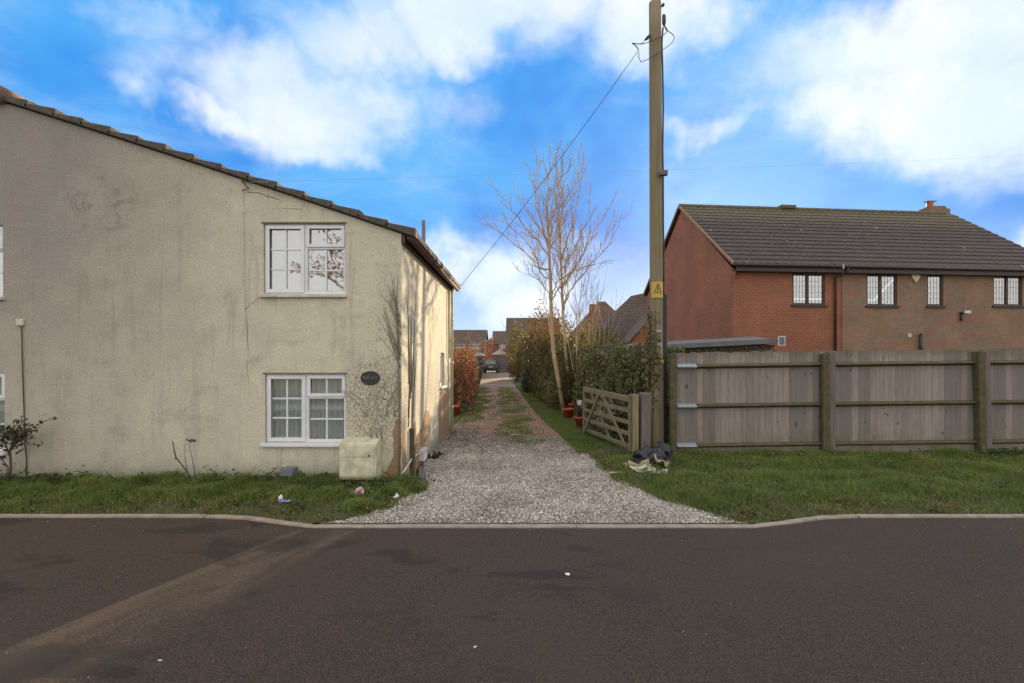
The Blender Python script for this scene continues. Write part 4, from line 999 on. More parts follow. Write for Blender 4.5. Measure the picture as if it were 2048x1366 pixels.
# ------------------------------------------------------------------ fence
FY = 8.85
fen = empty('timber_fence', (2.8, FY, 0), label='weathered grey feather-edge board fence with mossy rails behind the right verge', cat='fence')
posts = [2.70, 5.44, 8.18, 10.92, 13.6]
def lift(x): return .012*(x-2.7)
for i, (a, b) in enumerate(zip(posts, posts[1:])):
    s = MB(); x = a+.02
    while x < b+.02:
        w = rnd.uniform(.105, .118); j = rnd.uniform(-.012, .010); tl = rnd.uniform(-.006, .006)
        z1 = 1.845+lift(x)+j; z0 = .20
        s.add([(x, FY+.062, z0), (x+w, FY+.044+tl, z0), (x+w, FY+.07, z0), (x, FY+.075, z0), (x, FY+.062, z1), (x+w, FY+.044+tl, z1+j*.3), (x+w, FY+.07, z1+j*.3), (x, FY+.075, z1)],
              [(0,3,2,1),(4,5,6,7),(0,1,5,4),(1,2,6,5),(2,3,7,6),(3,0,4,7)])
        x += w-.002
    s.build('board_panel', M['fence'], fen)
    s = MB(); s.box(a+.1, b-.1, FY+.03, FY+.048, -.02, .205+lift(a)); s.build('gravel_board', M['fence'], fen, bevel=.004)
    for z in (1.60, .895, .195):
        s = MB(); zz = z+lift(a); zb = z+lift(b)
        xa = a+(.42 if i == 0 else .09)
        A = [(xa, FY+.048, zz-.045), (xa, FY-.045, zz), (xa, FY+.048, zz+.045)]; B = [(b-.1, FY+.048, zb-.045), (b-.1, FY-.045, zb), (b-.1, FY+.048, zb+.045)]
        s.add(A+B, [(0, 1, 2), (5, 4, 3), (0, 3, 4, 1), (1, 4, 5, 2), (2, 5, 3, 0)]); s.build('arris_rail', M['mossy'], fen, bevel=.006)
        if i == 0:
            s = MB(); s.prism([(.045, -.05), (-.055, -.012), (-.055, .012), (.045, .05)], lambda u, v, t: (t, FY+u, zz+v), a+.075, a+.42)
            s.build('rail_bracket', M['galv'], fen, bevel=.003)
for i, x in enumerate(posts):
    s = MB(); l = (0, 0, .03, 0, 0)[i]
    def lean(p): return (p[0]-l*(p[2]-.9)*.7, p[1], p[2])
    if i == 0:
        s.box(x-.05, x+.06, FY-.06, FY+.05, -.2, 1.83); s.build('post', M['mossy'], fen, bevel=.01)
    else:
        s.box(x-.125, x+.0, FY-.09, FY+.045, -.2, 1.80+lift(x)); s.v = [lean(v) for v in s.v]; s.build('post', M['mossy'], fen, bevel=.012)
        s = MB(); s.box(x+.004, x+.115, FY-.055, FY+.045, -.2, 1.83+lift(x)); s.v = [lean(v) for v in s.v]; s.build('post', M['post_grey'], fen, bevel=.01)

# ------------------------------------------------------------------ rubbish
def rumple(name, c, r, mat, seed, amp=.3, fold=5, **k):
    bm = bmesh.new(); bmesh.ops.create_icosphere(bm, subdivisions=5, radius=1)
    for v in bm.verts:
        d = v.co.copy(); n = mnoise.ridged_multi_fractal(d*1.6+Vector((seed, 0, 0)), 1, 2.1, fold, 1, 2)
        f = 1+amp*(n-1.1)*.35+.16*mnoise.noise(d*1.7+Vector((0, seed, 0)))
        v.co = Vector((d.x*r[0]*f, d.y*r[1]*f, max(-.02, (d.z*f+.55)*r[2])))
    me = bpy.data.meshes.new(name); bm.to_mesh(me); bm.free(); me.materials.append(mat)
    me.polygons.foreach_set('use_smooth', [True]*len(me.polygons))
    o = bpy.data.objects.new(name, me); COL.objects.link(o); o.location = c; return tag(o, **k)
rumple('bin_bag', (2.02, 7.78, .05), (.25, .2, .20), M['bag'], 3, .9, label='torn black bin bag slumped at the foot of the wooden pole', cat='bin bag')
rumple('bin_bag', (2.25, 7.95, .05), (.16, .16, .22), M['bag'], 8, .9, label='smaller knotted black bin bag behind the torn one, nearer the fence', cat='bin bag')
def sheetlet(name, c, w, d, rz, tilt, mat, label, cat='rubbish', crumple=.02, th=.004, nx=10):
    vs = []; fs = []
    sd = rnd.uniform(0, 50)
    for t in (0, 1):
        for j in range(nx+1):
            for i in range(nx+1):
                u, v = i/nx-.5, j/nx-.5
                ed = 1+.18*mnoise.noise(Vector((u*4, v*4, sd)))
                z = crumple*(mnoise.noise(Vector((u*3, v*3, sd)))*2+abs(u)*1.2)+th*t
                vs.append((u*w*ed, v*d*ed, z))
    m_ = (nx+1)**2
    for t in (0, 1):
        for j in range(nx):
            for i in range(nx):
                a = t*m_+j*(nx+1)+i; q = (a, a+1, a+nx+2, a+nx+1); fs.append(q if t else q[::-1])
    for i in range(nx):
        for a, b in ((i, i+1), ((i+1)*(nx+1)+nx, i*(nx+1)+nx) [::-1], (nx*(nx+1)+i+1, nx*(nx+1)+i), ((i+1)*(nx+1), i*(nx+1))):
            fs.append((a, b, b+m_, a+m_))
    s = MB(); s.add(vs, fs, False); o = s.build(name, mat, label=label, cat=cat)
    o.location = c; o.rotation_euler = (tilt[0], tilt[1], rz); return o
sheetlet('torn_board', (1.80, 7.34, .12), .34, .20, .4, (.25, -.05), M['paper'], 'long cream torn board lying in front of the bin bag')
sheetlet('torn_board', (1.98, 7.22, .11), .24, .14, -.5, (.3, .1), M['paper'], 'short white torn scrap at the front of the rubbish heap')
sheetlet('crumpled_cardboard', (2.12, 7.50, .16), .32, .24, .9, (.5, .25), M['card'], 'brown crumpled cardboard on the right of the rubbish heap', crumple=.05)
sheetlet('crumpled_cardboard', (1.80, 7.52, .14), .30, .18, -.2, (.5, -.2), M['card'], 'brown soggy cardboard between the bin bag and the cream board', crumple=.05)
sheetlet('crumpled_cardboard', (1.62, 7.48, .11), .16, .14, .2, (.4, .3), M['card'], 'small cardboard scrap at the left end of the rubbish heap', crumple=.05)
sheetlet('wooden_lath', (1.42, 7.3, .07), .26, .05, .1, (0, 0), M['card'], 'thin pale lath lying in the grass left of the rubbish heap', crumple=.005, th=.015)
sheetlet('torn_board', (2.08, 7.16, .10), .07, .12, .2, (.9, .1), M['white'], 'tiny upright white scrap at the right of the torn boards')
# litter on the verge
s = MB(); c = P(563, 1006, 5.85)
s.tube([(0, 0, .0), (0, 0, .05), (.004, 0, .075)], [.028, .022, .006], 10); o = s.build('crushed_cup', M['white'], label='crushed white cup standing in the left verge', cat='litter'); o.location = (c.x, 5.82, .09); o.rotation_euler = (.15, .2, 0)
sheetlet('blue_wrapper', (P(571, 0, 5.75).x, 5.75, .10), .12, .05, .1, (.5, 0), M['blue'], 'blue and white wrapper lying on the left verge', 'litter', .02)
sheetlet('pink_wrapper', (P(715, 0, 6.05).x, 6.05, .11), .15, .08, .2, (.4, .1), M['pink'], 'crumpled pink wrapper in the grass below the meter box', 'litter', .04)
sheetlet('white_wrapper', (P(792, 0, 5.98).x, 5.98, .09), .06, .045, .7, (.3, -.4), M['white'], 'small white scrap at the gravel edge of the left verge', 'litter', .02)
gx = G(1135, 1150); sheetlet('paper_scrap', (gx[0], gx[1], .006), .035, .03, .1, (0, 0), M['white'], 'small white paper square lying on the road', 'litter', .003, .002)
for i, (px, py) in enumerate(((640/2+0, 1000+647/2), (1900/2, 1000+592/2), (1024+400/1-200, 1000+60))):
    if i < 2:
        gx = G(px, py); sheetlet('paper_scrap', (gx[0], gx[1], .006), .018, .012, .5*i, (0, 0), M['white'], ['tiny white fleck on the road at the lower left', 'tiny white fleck on the road at bottom centre'][i], 'litter', .002, .002)
gx = G(1772, 1030); sheetlet('white_wrapper', (P(1772, 0, 5.75).x, 5.78, .07), .05, .015, 1.2, (.2, 0), M['white'], 'thin white scrap at the road edge of the right verge', 'litter', .004)
stones('road_grit', 900, sampler(-6, 8, 1.5, 5.4, lambda x, y: y < kerby(x)-.02, lambda x, y: .12 if y < 5 else 1), .002, .0055, M['stone'], .004, kind='stuff')
scatter_leaves('leaf_specks_on_road', 90, sampler(-5, 7, 1.8, 5.3, lambda x, y: True), .012, M['litter'], .005, kind='stuff')

# ------------------------------------------------------------------ pots, crate, sign
def pot(x, y, r, h, label):
    e = empty('plant_pot', (x, y, .02), label=label, cat='plant pot', group='red plastic plant pots along the lane')
    s = MB(); s.lathe([(0, 0), (r*.7, 0), (r*.93, h*.84), (r, h*.84), (r*1.03, h), (r*.93, h), (r*.9, h*.86)], (x, y, .02), 20); s.build('pot', M['terracotta'], e)
    s = MB(); s.lathe([(r*.91, h*.88), (r*.5, h*.92), (0, h*.93)], (x, y, .02), 16); s.build('soil', M['soil'], e); return e
pot(P(1161, 0, 12.2).x, 12.2, .145, .30, 'front red plant pot nearest the gate, holding a small white sign')
pot(P(1137, 0, 14).x, 14.0, .16, .32, 'red plant pot at the foot of the twin-stemmed tree')
pot(P(1148, 0, 14.6).x, 14.7, .15, .40, 'dark-shadowed red pot half hidden behind the pot by the tree')
pot(P(909, 0, 15.0).x+.03, 15.0, .15, .30, 'red plant pot below the copper hedge beside the cottage downpipe')
pot(P(1085, 0, 19).x, 19.2, .16, .30, 'small distant red pot at the foot of the hedge left of the tree')
x, y = P(1159, 0, 12.2).x, 12.2
e = empty('plant_label', (x, y, .3), label='small blank white sign on a dark stake in the front red pot', cat='sign')
s = MB(); s.box(x-.055, x+.055, y-.006, y+.006, .60, .72); s.build('plate', M['white'], e, bevel=.002)
s = MB(); s.tube([(x, y+.015, .26), (x, y+.015, .66)], .012, 6); s.build('stake', M['black'], e)
pts = blobpts(160, (x, y, .40), (.09, .09, .13), .3); e = empty('potted_plant', (x, y, .3), label='small dark evergreen growing in the front red pot', cat='plant'); leafcloud('leaves', pts, .03, M['darkleaf'], e)
s = MB(); s.tube([(x+.01, y, .27), (x+.01, y, .45)], .006, 5); s.build('stem', M['bark'], e)
x, y = P(933, 0, 16.6).x, 16.6
s = MB()
for a in ((-.2, .2, -.14, -.125), (-.2, .2, .125, .14), (-.2, -.185, -.125, .125), (.185, .2, -.125, .125)): s.box(x+a[0], x+a[1], y+a[2], y+a[3], .04, .22)
s.box(x-.2, x+.2, y-.14, y+.14, .02, .04); s.box(x-.215, x+.215, y-.155, y-.141, .19, .22)
s.build('plastic_crate', M['green_pl'], label='green plastic crate at the foot of the copper hedge', cat='crate')
rumple('bin_bag', (x, y, .10), (.15, .11, .17), M['bag'], 14, .6, label='dark bag of waste sitting in the green crate by the copper hedge', cat='bag')

# ------------------------------------------------------------------ brick house
HA = R(5.5); hs = empty('brick_house', (7.44, 17.5, 0), HA, label='large red and brown brick house with dark tiled roof behind the fence', cat='house')
HL, HD = 12.84, 8.6; EZ = 5.0; RZ = 8.35
def hloc(px, py, v=0.):
    """local (u,z) of the ray through a photo point on the front wall plane"""
    k = (px-CX)/F; cu, su = math.cos(HA), math.sin(HA)
    u = (k*(17.5+v*cu)-7.44+v*su)/(cu-k*su); D = 17.5+u*su+v*cu; return u, H-(py-CY)/F*D
wn = []
for x0, x1, y0, y1 in ((1585, 1650, 547, 610), (1732, 1793, 549, 612), (1853, 1885, 549, 612), (1985, 2043, 549, 612)):
    u0, z1 = hloc(x0, y0); u1, z0 = hloc(x1, y1); _, z1 = hloc((x0+x1)/2, y0); _, z0 = hloc((x0+x1)/2, y1); wn.append((u0, u1, z0, z1))
us, _ = hloc(1683, 600)
fh = lambda u, v, t: (u, t, v)
s = MB(); wall_open(s, 0, us, lambda u: EZ-.1, [wn[0]], fh)
half = HD/2
s.add([(0, 0, 0), (0, HD, 0), (0, HD, EZ-.1), (0, half, RZ-.14), (0, 0, EZ-.1)], [(0, 1, 2, 3, 4)])
s.add([(0, HD, 0), (HL, HD, 0), (HL, HD, EZ-.1), (0, HD, EZ-.1)], [(0, 1, 2, 3)])
s.add([(-.03, -.03, EZ-.75), (-.03, .03, EZ-.75), (-.03, .2, EZ-.1)], [(0, 1, 2)])
s.build('wall', M['brick_red'], hs, local=True, uv=True, fix=False, label='red brick wall')
s = MB(); fh2 = lambda u, v, t: (u, t-.03, v)
wall_open(s, us, HL, lambda u: EZ-.1, wn[1:], fh2, .14)
s.add([(us, -.03, 0), (us, .0, 0), (us, .0, EZ-.1), (us, -.03, EZ-.1)], [(0, 1, 2, 3)])
s.add([(HL, -.03, 0), (HL, HD, 0), (HL, HD, EZ-.1), (HL, half, RZ-.14), (HL, -.03, EZ-.1)], [(0, 1, 2, 3, 4)])
s.build('wall', M['brick_buff'], hs, local=True, uv=True, fix=False, label='brown buff brick wall with red patches')
# corbelled brick at the gable foot
s = MB()
for i in range(5): s.box(-.01-.0, .02, -.02-.045*i, .0, EZ-.62+i*.075, EZ-.62+(i+1)*.075-.002)
s.build('corbel', M['brick_red'], hs, local=True, uv=True)
# roof with interlocking tiles as real relief
def tiled(s, A, uL, n_u, dv, n_v, wdir, ldir, nrm, gauge=.33, tw=.30, amp=.022, lip=.03):
    """A origin at eave, wdir along eave, ldir up the slope"""
    vs = []; res = 6; nu = int(uL/tw)*res; rows = int(dv/gauge)
    for r_ in range(rows):
        for kk in (0, 1):
            v = r_*gauge+(0 if kk == 0 else gauge*.999); base = lip if kk == 0 else 0
            for i in range(nu+1):
                u = uL*i/nu; ph = (i % res)/res
                h = amp*(max(0, math.cos((ph-.15)*2*math.pi))**.7)+base
                j = .004*mnoise.noise(Vector((int(i/res)*3.3, r_*5.1, 0)))
                vs.append(A+wdir*u+ldir*v+nrm*(h+j))
    fs = []; W_ = nu+1
    for r_ in range(rows*2-1):
        for i in range(nu): a = r_*W_+i; fs.append((a, a+1, a+W_+1, a+W_))
    s.add(vs, fs)
ld = Vector((0, half+.28, RZ-EZ)); Ls = ld.length+.0; ldn = ld.normalized(); nr = Vector((0, -ldn.z, ldn.y))
s = MB(); tiled(s, Vector((-.10, -.28, EZ-.0)), HL+.2, 0, Ls, 0, Vector((1, 0, 0)), ldn, nr, gauge=Ls/16.0001)
ldb = Vector((0, -(half+.28), RZ-EZ)).normalized(); nb = Vector((0, ldb.z, -ldb.y)); nb = Vector((0, ldn.z, ldn.y))
s.add([(-.1, HD+.28, EZ), (HL+.1, HD+.28, EZ), (HL+.1, half, RZ+.02), (-.1, half, RZ+.02)], [(0, 1, 2, 3)])
# underside and verge edges
s.add([(-.1, -.28, EZ-.05), (HL+.1, -.28, EZ-.05), (HL+.1, half, RZ-.05), (-.1, half, RZ-.05)], [(0, 1, 2, 3)])
for x in (-.1, HL+.1):
    s.add([(x, -.28, EZ-.05), (x, half, RZ-.05), (x, half, RZ+.02), (x, -.28, EZ+.03)], [(0, 1, 2, 3)])
    s.add([(x, HD+.28, EZ-.05), (x, half, RZ-.05), (x, half, RZ+.02), (x, HD+.28, EZ+.03)], [(0, 1, 2, 3)])
rf = s.build('roof', M['tile_b'], hs, local=True, fix=False)
s = MB()
for i in range(int((HL+.2)/.45)): s.tube([(-.1+i*.45, half, RZ+.0), (-.1+i*.45+.44, half, RZ+.0)], .115, 12)
s.build('ridge_tile', M['tile_b'], rf, local=True)
M['mortar'] = simple('verge_mortar', (.30, .17, .10), (.2, .13, .085), 9, .9, .3)
s = MB(); s.bar((-.115, -.28, EZ-.005), (-.115, half, RZ-.0), .06, .09); s.bar((-.115, HD+.28, EZ-.005), (-.115, half, RZ-.0), .06, .09); s.build('verge', M['mortar'], rf, local=True)
u1, z1 = hloc(1573, 412, half)
s = MB(); s.box(u1-.35, u1+.35, half-.18, half+.18, RZ+.02, RZ+.17); s.build('ridge_vent', M['tile_b'], rf, local=True, bevel=.02)
u1, z1 = hloc(1860, 420, half+.8)
s = MB(); s.box(u1-.48, u1+.48, half+.25, half+1.1, RZ-1, RZ+.36); s.box(u1-.36, u1+.36, half+.33, half+1.02, RZ+.36, RZ+.50)
ch = s.build('chimney', M['brick_buff'], rf, local=True, uv=True)
s = MB(); s.lathe([(.15, 0), (.17, .05), (.13, .1), (.14, .27), (.0, .27)], (u1-.05, half+.75, RZ+.50), 14); s.build('chimney_pot', M['terracotta'], ch, local=True) if False else s.build('chimney_cap', M['terracotta'], rf, local=True)
s = MB(); s.box(u1-.26, u1+.2, half+.62, half+.9, RZ+.81, RZ+.84); s.build('cowl', M['lead'], rf, local=True)
s = MB(); s.tube([(-.12, -.34, EZ-.04), (HL+.1, -.34, EZ-.04)], .055, 10); s.build('gutter', M['wood_brown'], hs, local=True)
s = MB(); s.box(0, HL, -.27, -.245, EZ-.24, EZ-.0); s.box(0, HL, -.245, -.0, EZ-.24, EZ-.22); s.build('fascia', M['wood_brown'], hs, local=True)
u1, _ = hloc(1668, 600)
s = MB(); s.tube([(u1+.28, -.34, EZ-.08), (u1+.26, -.30, EZ-.18), (u1, -.07, EZ-.38), (u1, -.07, .1)], .042, 10); s.build('downpipe', M['wood_brown'], hs, local=True)
u2, _ = hloc(1684, 540, -.34); s = MB(); s.box(u2-.02, u2+.025, -.41, -.395, EZ-.13, EZ+.03); s.build('gutter_clip', M['plate'], hs, local=True)
for i, (a, b, c, d) in enumerate(wn):
    y0 = .03 if i == 0 else .0; s = MB(); t = .07
    s.box(a, b, y0, y0+.06, d-t, d); s.box(a, b, y0, y0+.06, c, c+t); s.box(a, a+t, y0, y0+.06, c+t, d-t); s.box(b-t, b, y0, y0+.06, c+t, d-t)
    two = (b-a) > .8; mid = (a+b)/2-(.03 if i < 2 else 0)
    if two: s.box(mid-.05, mid+.05, y0-.006, y0+.06, c+t, d-t)
    w_ = s.build('window', M['wood_brown'], hs, local=True, bevel=.005)
    s = MB(); s.box(a-.06, b+.06, y0-.10, y0-.001, c-.06, c-.002); sl_ = s.build('sill', M['wood_brown'], w_, local=True)
    pn = [(a+t, mid-.05), (mid+.05, b-t)] if two else [(a+t, b-t)]
    s = MB(); q = MB()
    for (g0_, g1_) in pn:
        s.box(g0_, g1_, y0+.03, y0+.036, c+t, d-t)
        for k in range(1, 4): x = g0_+(g1_-g0_)*k/4; q.box(x-.0035, x+.0035, y0+.022, y0+.029, c+t, d-t)
        for k in range(1, 5):
            z = c+t+(d-c-2*t)*k/5; q.box(g0_, g1_, y0+.020, y0+.0215, z-.0035, z+.0035)
    s.build('pane', M['glass_b'], w_, local=True); q.build('lead_lattice', M['lead'], w_, local=True)
u, z = hloc(1828, 555); s = MB()
s.prism([(-.17, .13), (.17, .13), (.15, -.02), (.07, -.12), (0, -.2), (-.07, -.12), (-.15, -.02)], lambda a, b, t: (u+a, -.03-t, z+b), .001, .07); s.build('alarm_box', M['alarm'], hs, local=True, bevel=.012)
u, z = hloc(1924, 626); s = MB(); s.box(u-.10, u+.14, -.22, -.16, z-.03, z+.07); fl = s.build('floodlight', M['white_pl'], hs, local=True, bevel=.01)
s = MB(); s.box(u-.14, u-.03, -.17, -.032, z-.05, z+.02); s.tube([(u-.11, -.06, z-.05), (u-.11, -.06, z-.22)], .03, 8); s.tube([(u-.11, -.08, z-.2), (u-.11, -.08, z-.28)], .05, 8); s.build('sensor', M['black'], fl, local=True)
u, z = hloc(1817, 671); s = MB(); s.box(u-.07, u+.07, -.06, -.031, z-.07, z+.07); s.build('vent_cover', M['plate'], hs, local=True, bevel=.01)
u, z = hloc(1836, 680); s = MB(); s.tube([(u, -.12, z-.6), (u, -.12, z+.2)], .05, 8); s.tube([(u, -.12, z+.2), (u, -.12, z+.24)], .03, 8); s.build('soil_pipe', M['wood_brown'], hs, local=True)

# ------------------------------------------------------------------ shed behind the fence with sloping grey roof edge
sh = empty('garden_shed', (4.0, 13.0, 0), label='low timber shed with a long grey roof edge between the fence and the brick house', cat='shed')
A = P(1212, 700, 13.6); B = P(1552, 682, 12.4)
s = MB(); s.bar(A, B, .16, .13); s.bar(A+Vector((0, 1.2, .12)), B+Vector((0, 1.2, .12)), .16, .1)
s.add([A+Vector((0, .08, .05)), B+Vector((0, .08, .05)), B+Vector((0, 1.2, .16)), A+Vector((0, 1.2, .16))], [(0, 1, 2, 3)]); s.build('roof', M['felt'], sh, bevel=.01)
s = MB(); n = 22
for i in range(n):
    p_ = A.lerp(B, (i+.5)/n); s.bar(p_+Vector((-.06, .02, -.09)), p_+Vector((.10, .05, -.24)), .02, .03)
s.bar(A+Vector((0, .06, -.12)), B+Vector((0, .06, -.12)), .04, .05); s.build('lattice', M['mossy'], sh)
s = MB(); a, b = A+Vector((.05, .15, 0)), B+Vector((-.05, .15, 0))
s.add([(a.x, a.y, 0), (b.x, b.y, 0), (b.x, b.y, b.z-.1), (a.x, a.y, a.z-.1), (a.x, a.y+1, 0), (b.x, b.y+1, 0), (b.x, b.y+1, b.z), (a.x, a.y+1, a.z)], [(0,1,2,3),(5,4,7,6),(1,5,6,2),(4,0,3,7)]); s.build('wall', M['fence'], sh)
c = P(1563, 682, 12.3); s = MB(); s.box(c.x-.085, c.x+.085, c.y-.02, c.y+.01, c.z-.11, c.z+.12); sp = s.build('panel_frame', M['white_pl'], sh)
s = MB(); s.box(c.x-.065, c.x+.065, c.y-.026, c.y-.021, c.z-.09, c.z+.10); s.build('solar_panel', M['solar'], sp)

# ------------------------------------------------------------------ back houses
def gable_house(name, x0, x1, y0, y1, ez, rz, label, brick, ridge='x', wins=(), chim=None, pm='tile_far', over=.25, rot=0):
    c = Vector(((x0+x1)/2, (y0+y1)/2, 0)); e = empty(name, c, rot, label=label, cat='house')
    a, b, p, q = x0-c.x, x1-c.x, y0-c.y, y1-c.y
    s = MB(); fs = [(0, 1, 2, 3)]
    if ridge == 'x':
        m_ = 0
        s.add([(a, p, 0), (b, p, 0), (b, p, ez), (a, p, ez)], fs); s.add([(a, q, 0), (b, q, 0), (b, q, ez), (a, q, ez)], fs)
        for x in (a, b): s.add([(x, p, 0), (x, q, 0), (x, q, ez), (x, m_, rz-.06), (x, p, ez)], [(0, 1, 2, 3, 4)])
    else:
        s.add([(a, p, 0), (a, q, 0), (a, q, ez), (a, p, ez)], fs); s.add([(b, p, 0), (b, q, 0), (b, q, ez), (b, p, ez)], fs)
        for y in (p, q): s.add([(a, y, 0), (b, y, 0), (b, y, ez), (0, y, rz-.06), (a, y, ez)], [(0, 1, 2, 3, 4)])
    s.build('wall', brick, e, local=True, uv=True, fix=False)
    s = MB(); n = 11
    for sgn in (-1, 1):
        for i in range(n):
            t0, t1 = i/n, (i+1.06)/n; o = over
            if ridge == 'x':
                ha = (q-p)/2+o; ya, yb = sgn*ha*(1-t0), sgn*ha*(1-t1 if i < n-1 else 0)
                dz = (rz-ez)*(ha/((q-p)/2)) ; za, zb = rz-dz*(1-t0), rz-dz*(1-min(1, t1))
                s.add([(a-o, ya, za), (b+o, ya, za), (b+o, yb, zb), (a-o, yb, zb), (a-o, ya, za+.07), (b+o, ya, za+.07), (b+o, yb, zb+.03), (a-o, yb, zb+.03)], [(0,1,2,3),(4,5,6,7),(0,1,5,4),(1,2,6,5),(2,3,7,6),(3,0,4,7)])
            else:
                ha = (b-a)/2+o; ya, yb = sgn*ha*(1-t0), sgn*ha*(1-t1 if i < n-1 else 0)
                dz = (rz-ez)*(ha/((b-a)/2)); za, zb = rz-dz*(1-t0), rz-dz*(1-min(1, t1))
                s.add([(ya, p-o, za), (ya, q+o, za), (yb, q+o, zb), (yb, p-o, zb), (ya, p-o, za+.07), (ya, q+o, za+.07), (yb, q+o, zb+.03), (yb, p-o, zb+.03)], [(0,1,2,3),(4,5,6,7),(0,1,5,4),(1,2,6,5),(2,3,7,6),(3,0,4,7)])
    r_ = s.build('roof', M[pm], e, local=True)
    for (wx, wz, ww, wh) in wins:
        s = MB(); s.box(wx-c.x-ww/2, wx-c.x+ww/2, p-.06, p+.02, wz-wh/2, wz+wh/2); w_ = s.build('window', M['upvc'], e, local=True)
        s = MB(); k = 3 if ww > 1.4 else 2; d = ww/k
        for i in range(k): s.box(wx-c.x-ww/2+d*i+.07, wx-c.x-ww/2+d*(i+1)-.07, p-.075, p-.061, wz-wh/2+.08, wz+wh/2-.08)
        s.build('pane', M['glass_far'], w_, local=True)
    if chim:
        s = MB(); s.box(chim[0]-c.x-.3, chim[0]-c.x+.3, chim[1]-c.y-.3, chim[1]-c.y+.3, rz-3.4, chim[2]); s.build('chimney', brick, r_, local=True, uv=True)
    return e
M['glass_far'] = simple('far_glass', (.25, .26, .24), (.2, .2, .2), 3, .12, 0)
# house with dark slope left of the brick house, with projecting brick gable
D2 = 36.
M['tile_rows'] = brickmat('far_tile_courses', (.085, .062, .048), (.115, .085, .066), (.045, .034, .028), .3, .32, mw=.03)
M['tile_rows2'] = brickmat('reddish_tile_courses', (.13, .07, .045), (.16, .09, .06), (.07, .045, .032), .3, .32, mw=.03)
hx0, hx1 = P(1188, 0, D2).x, P(1440, 0, D2).x; rzz = P(0, 583, D2+3.5).z
e = empty('tiled_house', ((hx0+hx1)/2, D2+3.5, 0), label='house with a big dark tiled hip roof just left of the pole', cat='house')
ha_, hb_ = hx0-e.location.x, hx1-e.location.x
s = MB(); s.box(ha_+.3, hb_-.3, -3.2, 3.2, 0, 3.15); s.build('wall', M['brick_far'], e, local=True, uv=True)
xr_ = P(1262, 0, D2+3.5).x-e.location.x
s = MB(); s.add([(ha_, -3.6, 3.1), (hb_, -3.6, 3.1), (hb_, 3.6, 3.1), (ha_, 3.6, 3.1), (xr_, 0, rzz-.35), (xr_+1.6, 0, rzz), (hb_, 0, rzz)], [(0, 1, 6, 5, 4), (1, 2, 6), (2, 3, 4, 5, 6), (3, 0, 4), (0, 3, 2, 1)])
s.build('roof', M['tile_rows'], e, local=True, uv=True)
s = MB(); xc = P(1318, 0, 33).x-e.location.x; w2 = P(1318, 0, 33).x-P(1243, 0, 33).x; zz0 = P(0, 700, 33).z; apex = P(0, 622, 33).z; yv = 33-e.location.y
s.add([(xc-w2, yv, 0), (xc+w2, yv, 0), (xc+w2, yv, zz0), (xc, yv, apex), (xc-w2, yv, zz0), (xc-w2, yv+4, 0), (xc+w2, yv+4, 0), (xc+w2, yv+4, zz0), (xc, yv+4, apex), (xc-w2, yv+4, zz0)],
      [(0,1,2,3,4), (0,5,9,4), (1,6,7,2)]); s.build('gable_wall', M['brick_far'], e, local=True, uv=True, fix=False)
s = MB()
for sg_ in (-1, 1):
    s.add([(xc+sg_*(w2+.25), yv-.15, zz0-.24), (xc, yv-.15, apex+.03), (xc, yv+4, apex+.03), (xc+sg_*(w2+.25), yv+4, zz0-.24), (xc+sg_*(w2+.25), yv-.15, zz0-.14), (xc, yv-.15, apex+.13), (xc, yv+4, apex+.13), (xc+sg_*(w2+.25), yv+4, zz0-.14)], [(0,1,2,3),(4,5,6,7),(0,1,5,4),(1,2,6,5),(2,3,7,6),(3,0,4,7)])
s.build('gable_roof', M['tile_far'], e, local=True)
D3 = 52.
hx0, hx1 = P(1150, 0, D3).x, P(1275, 0, D3).x; rzz = P(0, 603, D3+3.5).z
e = empty('hipped_house', ((hx0+hx1)/2, D3+3.5, 0), label='distant red house with a pointed roof and small chimney above the hedge', cat='house')
w_ = (hx1-hx0)/2; s = MB(); s.box(-w_+.3, w_-.3, -3.2, 3.2, 0, 4.45); s.build('wall', M['brick_far'], e, local=True, uv=True)
s = MB(); s.add([(-w_, -3.6, 4.4), (w_, -3.6, 4.4), (w_, 3.6, 4.4), (-w_, 3.6, 4.4), (-.3, 0, rzz), (.5, 0, rzz)], [(0, 1, 5, 4), (1, 2, 5), (2, 3, 4, 5), (3, 0, 4), (0, 3, 2, 1)])
r_ = s.build('roof', M['tile_rows2'], e, local=True, uv=True)
cx_ = P(1184, 0, D3+2).x-e.location.x; s = MB(); s.box(cx_-.28, cx_+.28, -2, -1.4, 4.6, P(0, 609, D3+2).z); s.build('chimney', M['brick_far'], r_, local=True, uv=True)
D4 = 84.
gable_house('brick_terrace_house', P(868, 0, D4).x, P(969, 0, D4).x, D4, D4+8, P(0, 689, D4).z, P(0, 660, D4+4).z, 'distant brick house with a three-pane window above the copper hedge', M['brick_far'], 'x', wins=((P(951, 0, D4).x, P(0, 693, D4).z, 1.7, .85), (P(922, 0, D4).x, P(0, 694, D4).z, 1.7, .9)))
gable_house('small_brick_house', P(985, 0, D4).x, P(1040, 0, D4).x, D4-1, D4+7, P(0, 688, D4).z, P(0, 663, D4+4).z, 'distant house with brick gable and brown roof behind the parked car', M['brick_far'], 'x', wins=((P(1005, 0, D4).x, P(0, 694, D4).z, .9, .75),), over=.1, rot=0)
e = [o for o in COL.objects if o.name.startswith('small_brick_house')][0]
x0 = P(972, 0, 80).x-e.location.x; x1 = P(986, 0, 80).x-e.location.x; ya = 78-e.location.y
s = MB(); s.prism([(x0, 0), (x1, 0), (x1, P(0, 674, 78).z), (x0, P(0, 685, 78).z)], lambda u, v, t: (u, t, v), ya, ya+4); s.build('side_wing', M['brick_far'], e, local=True, uv=True)
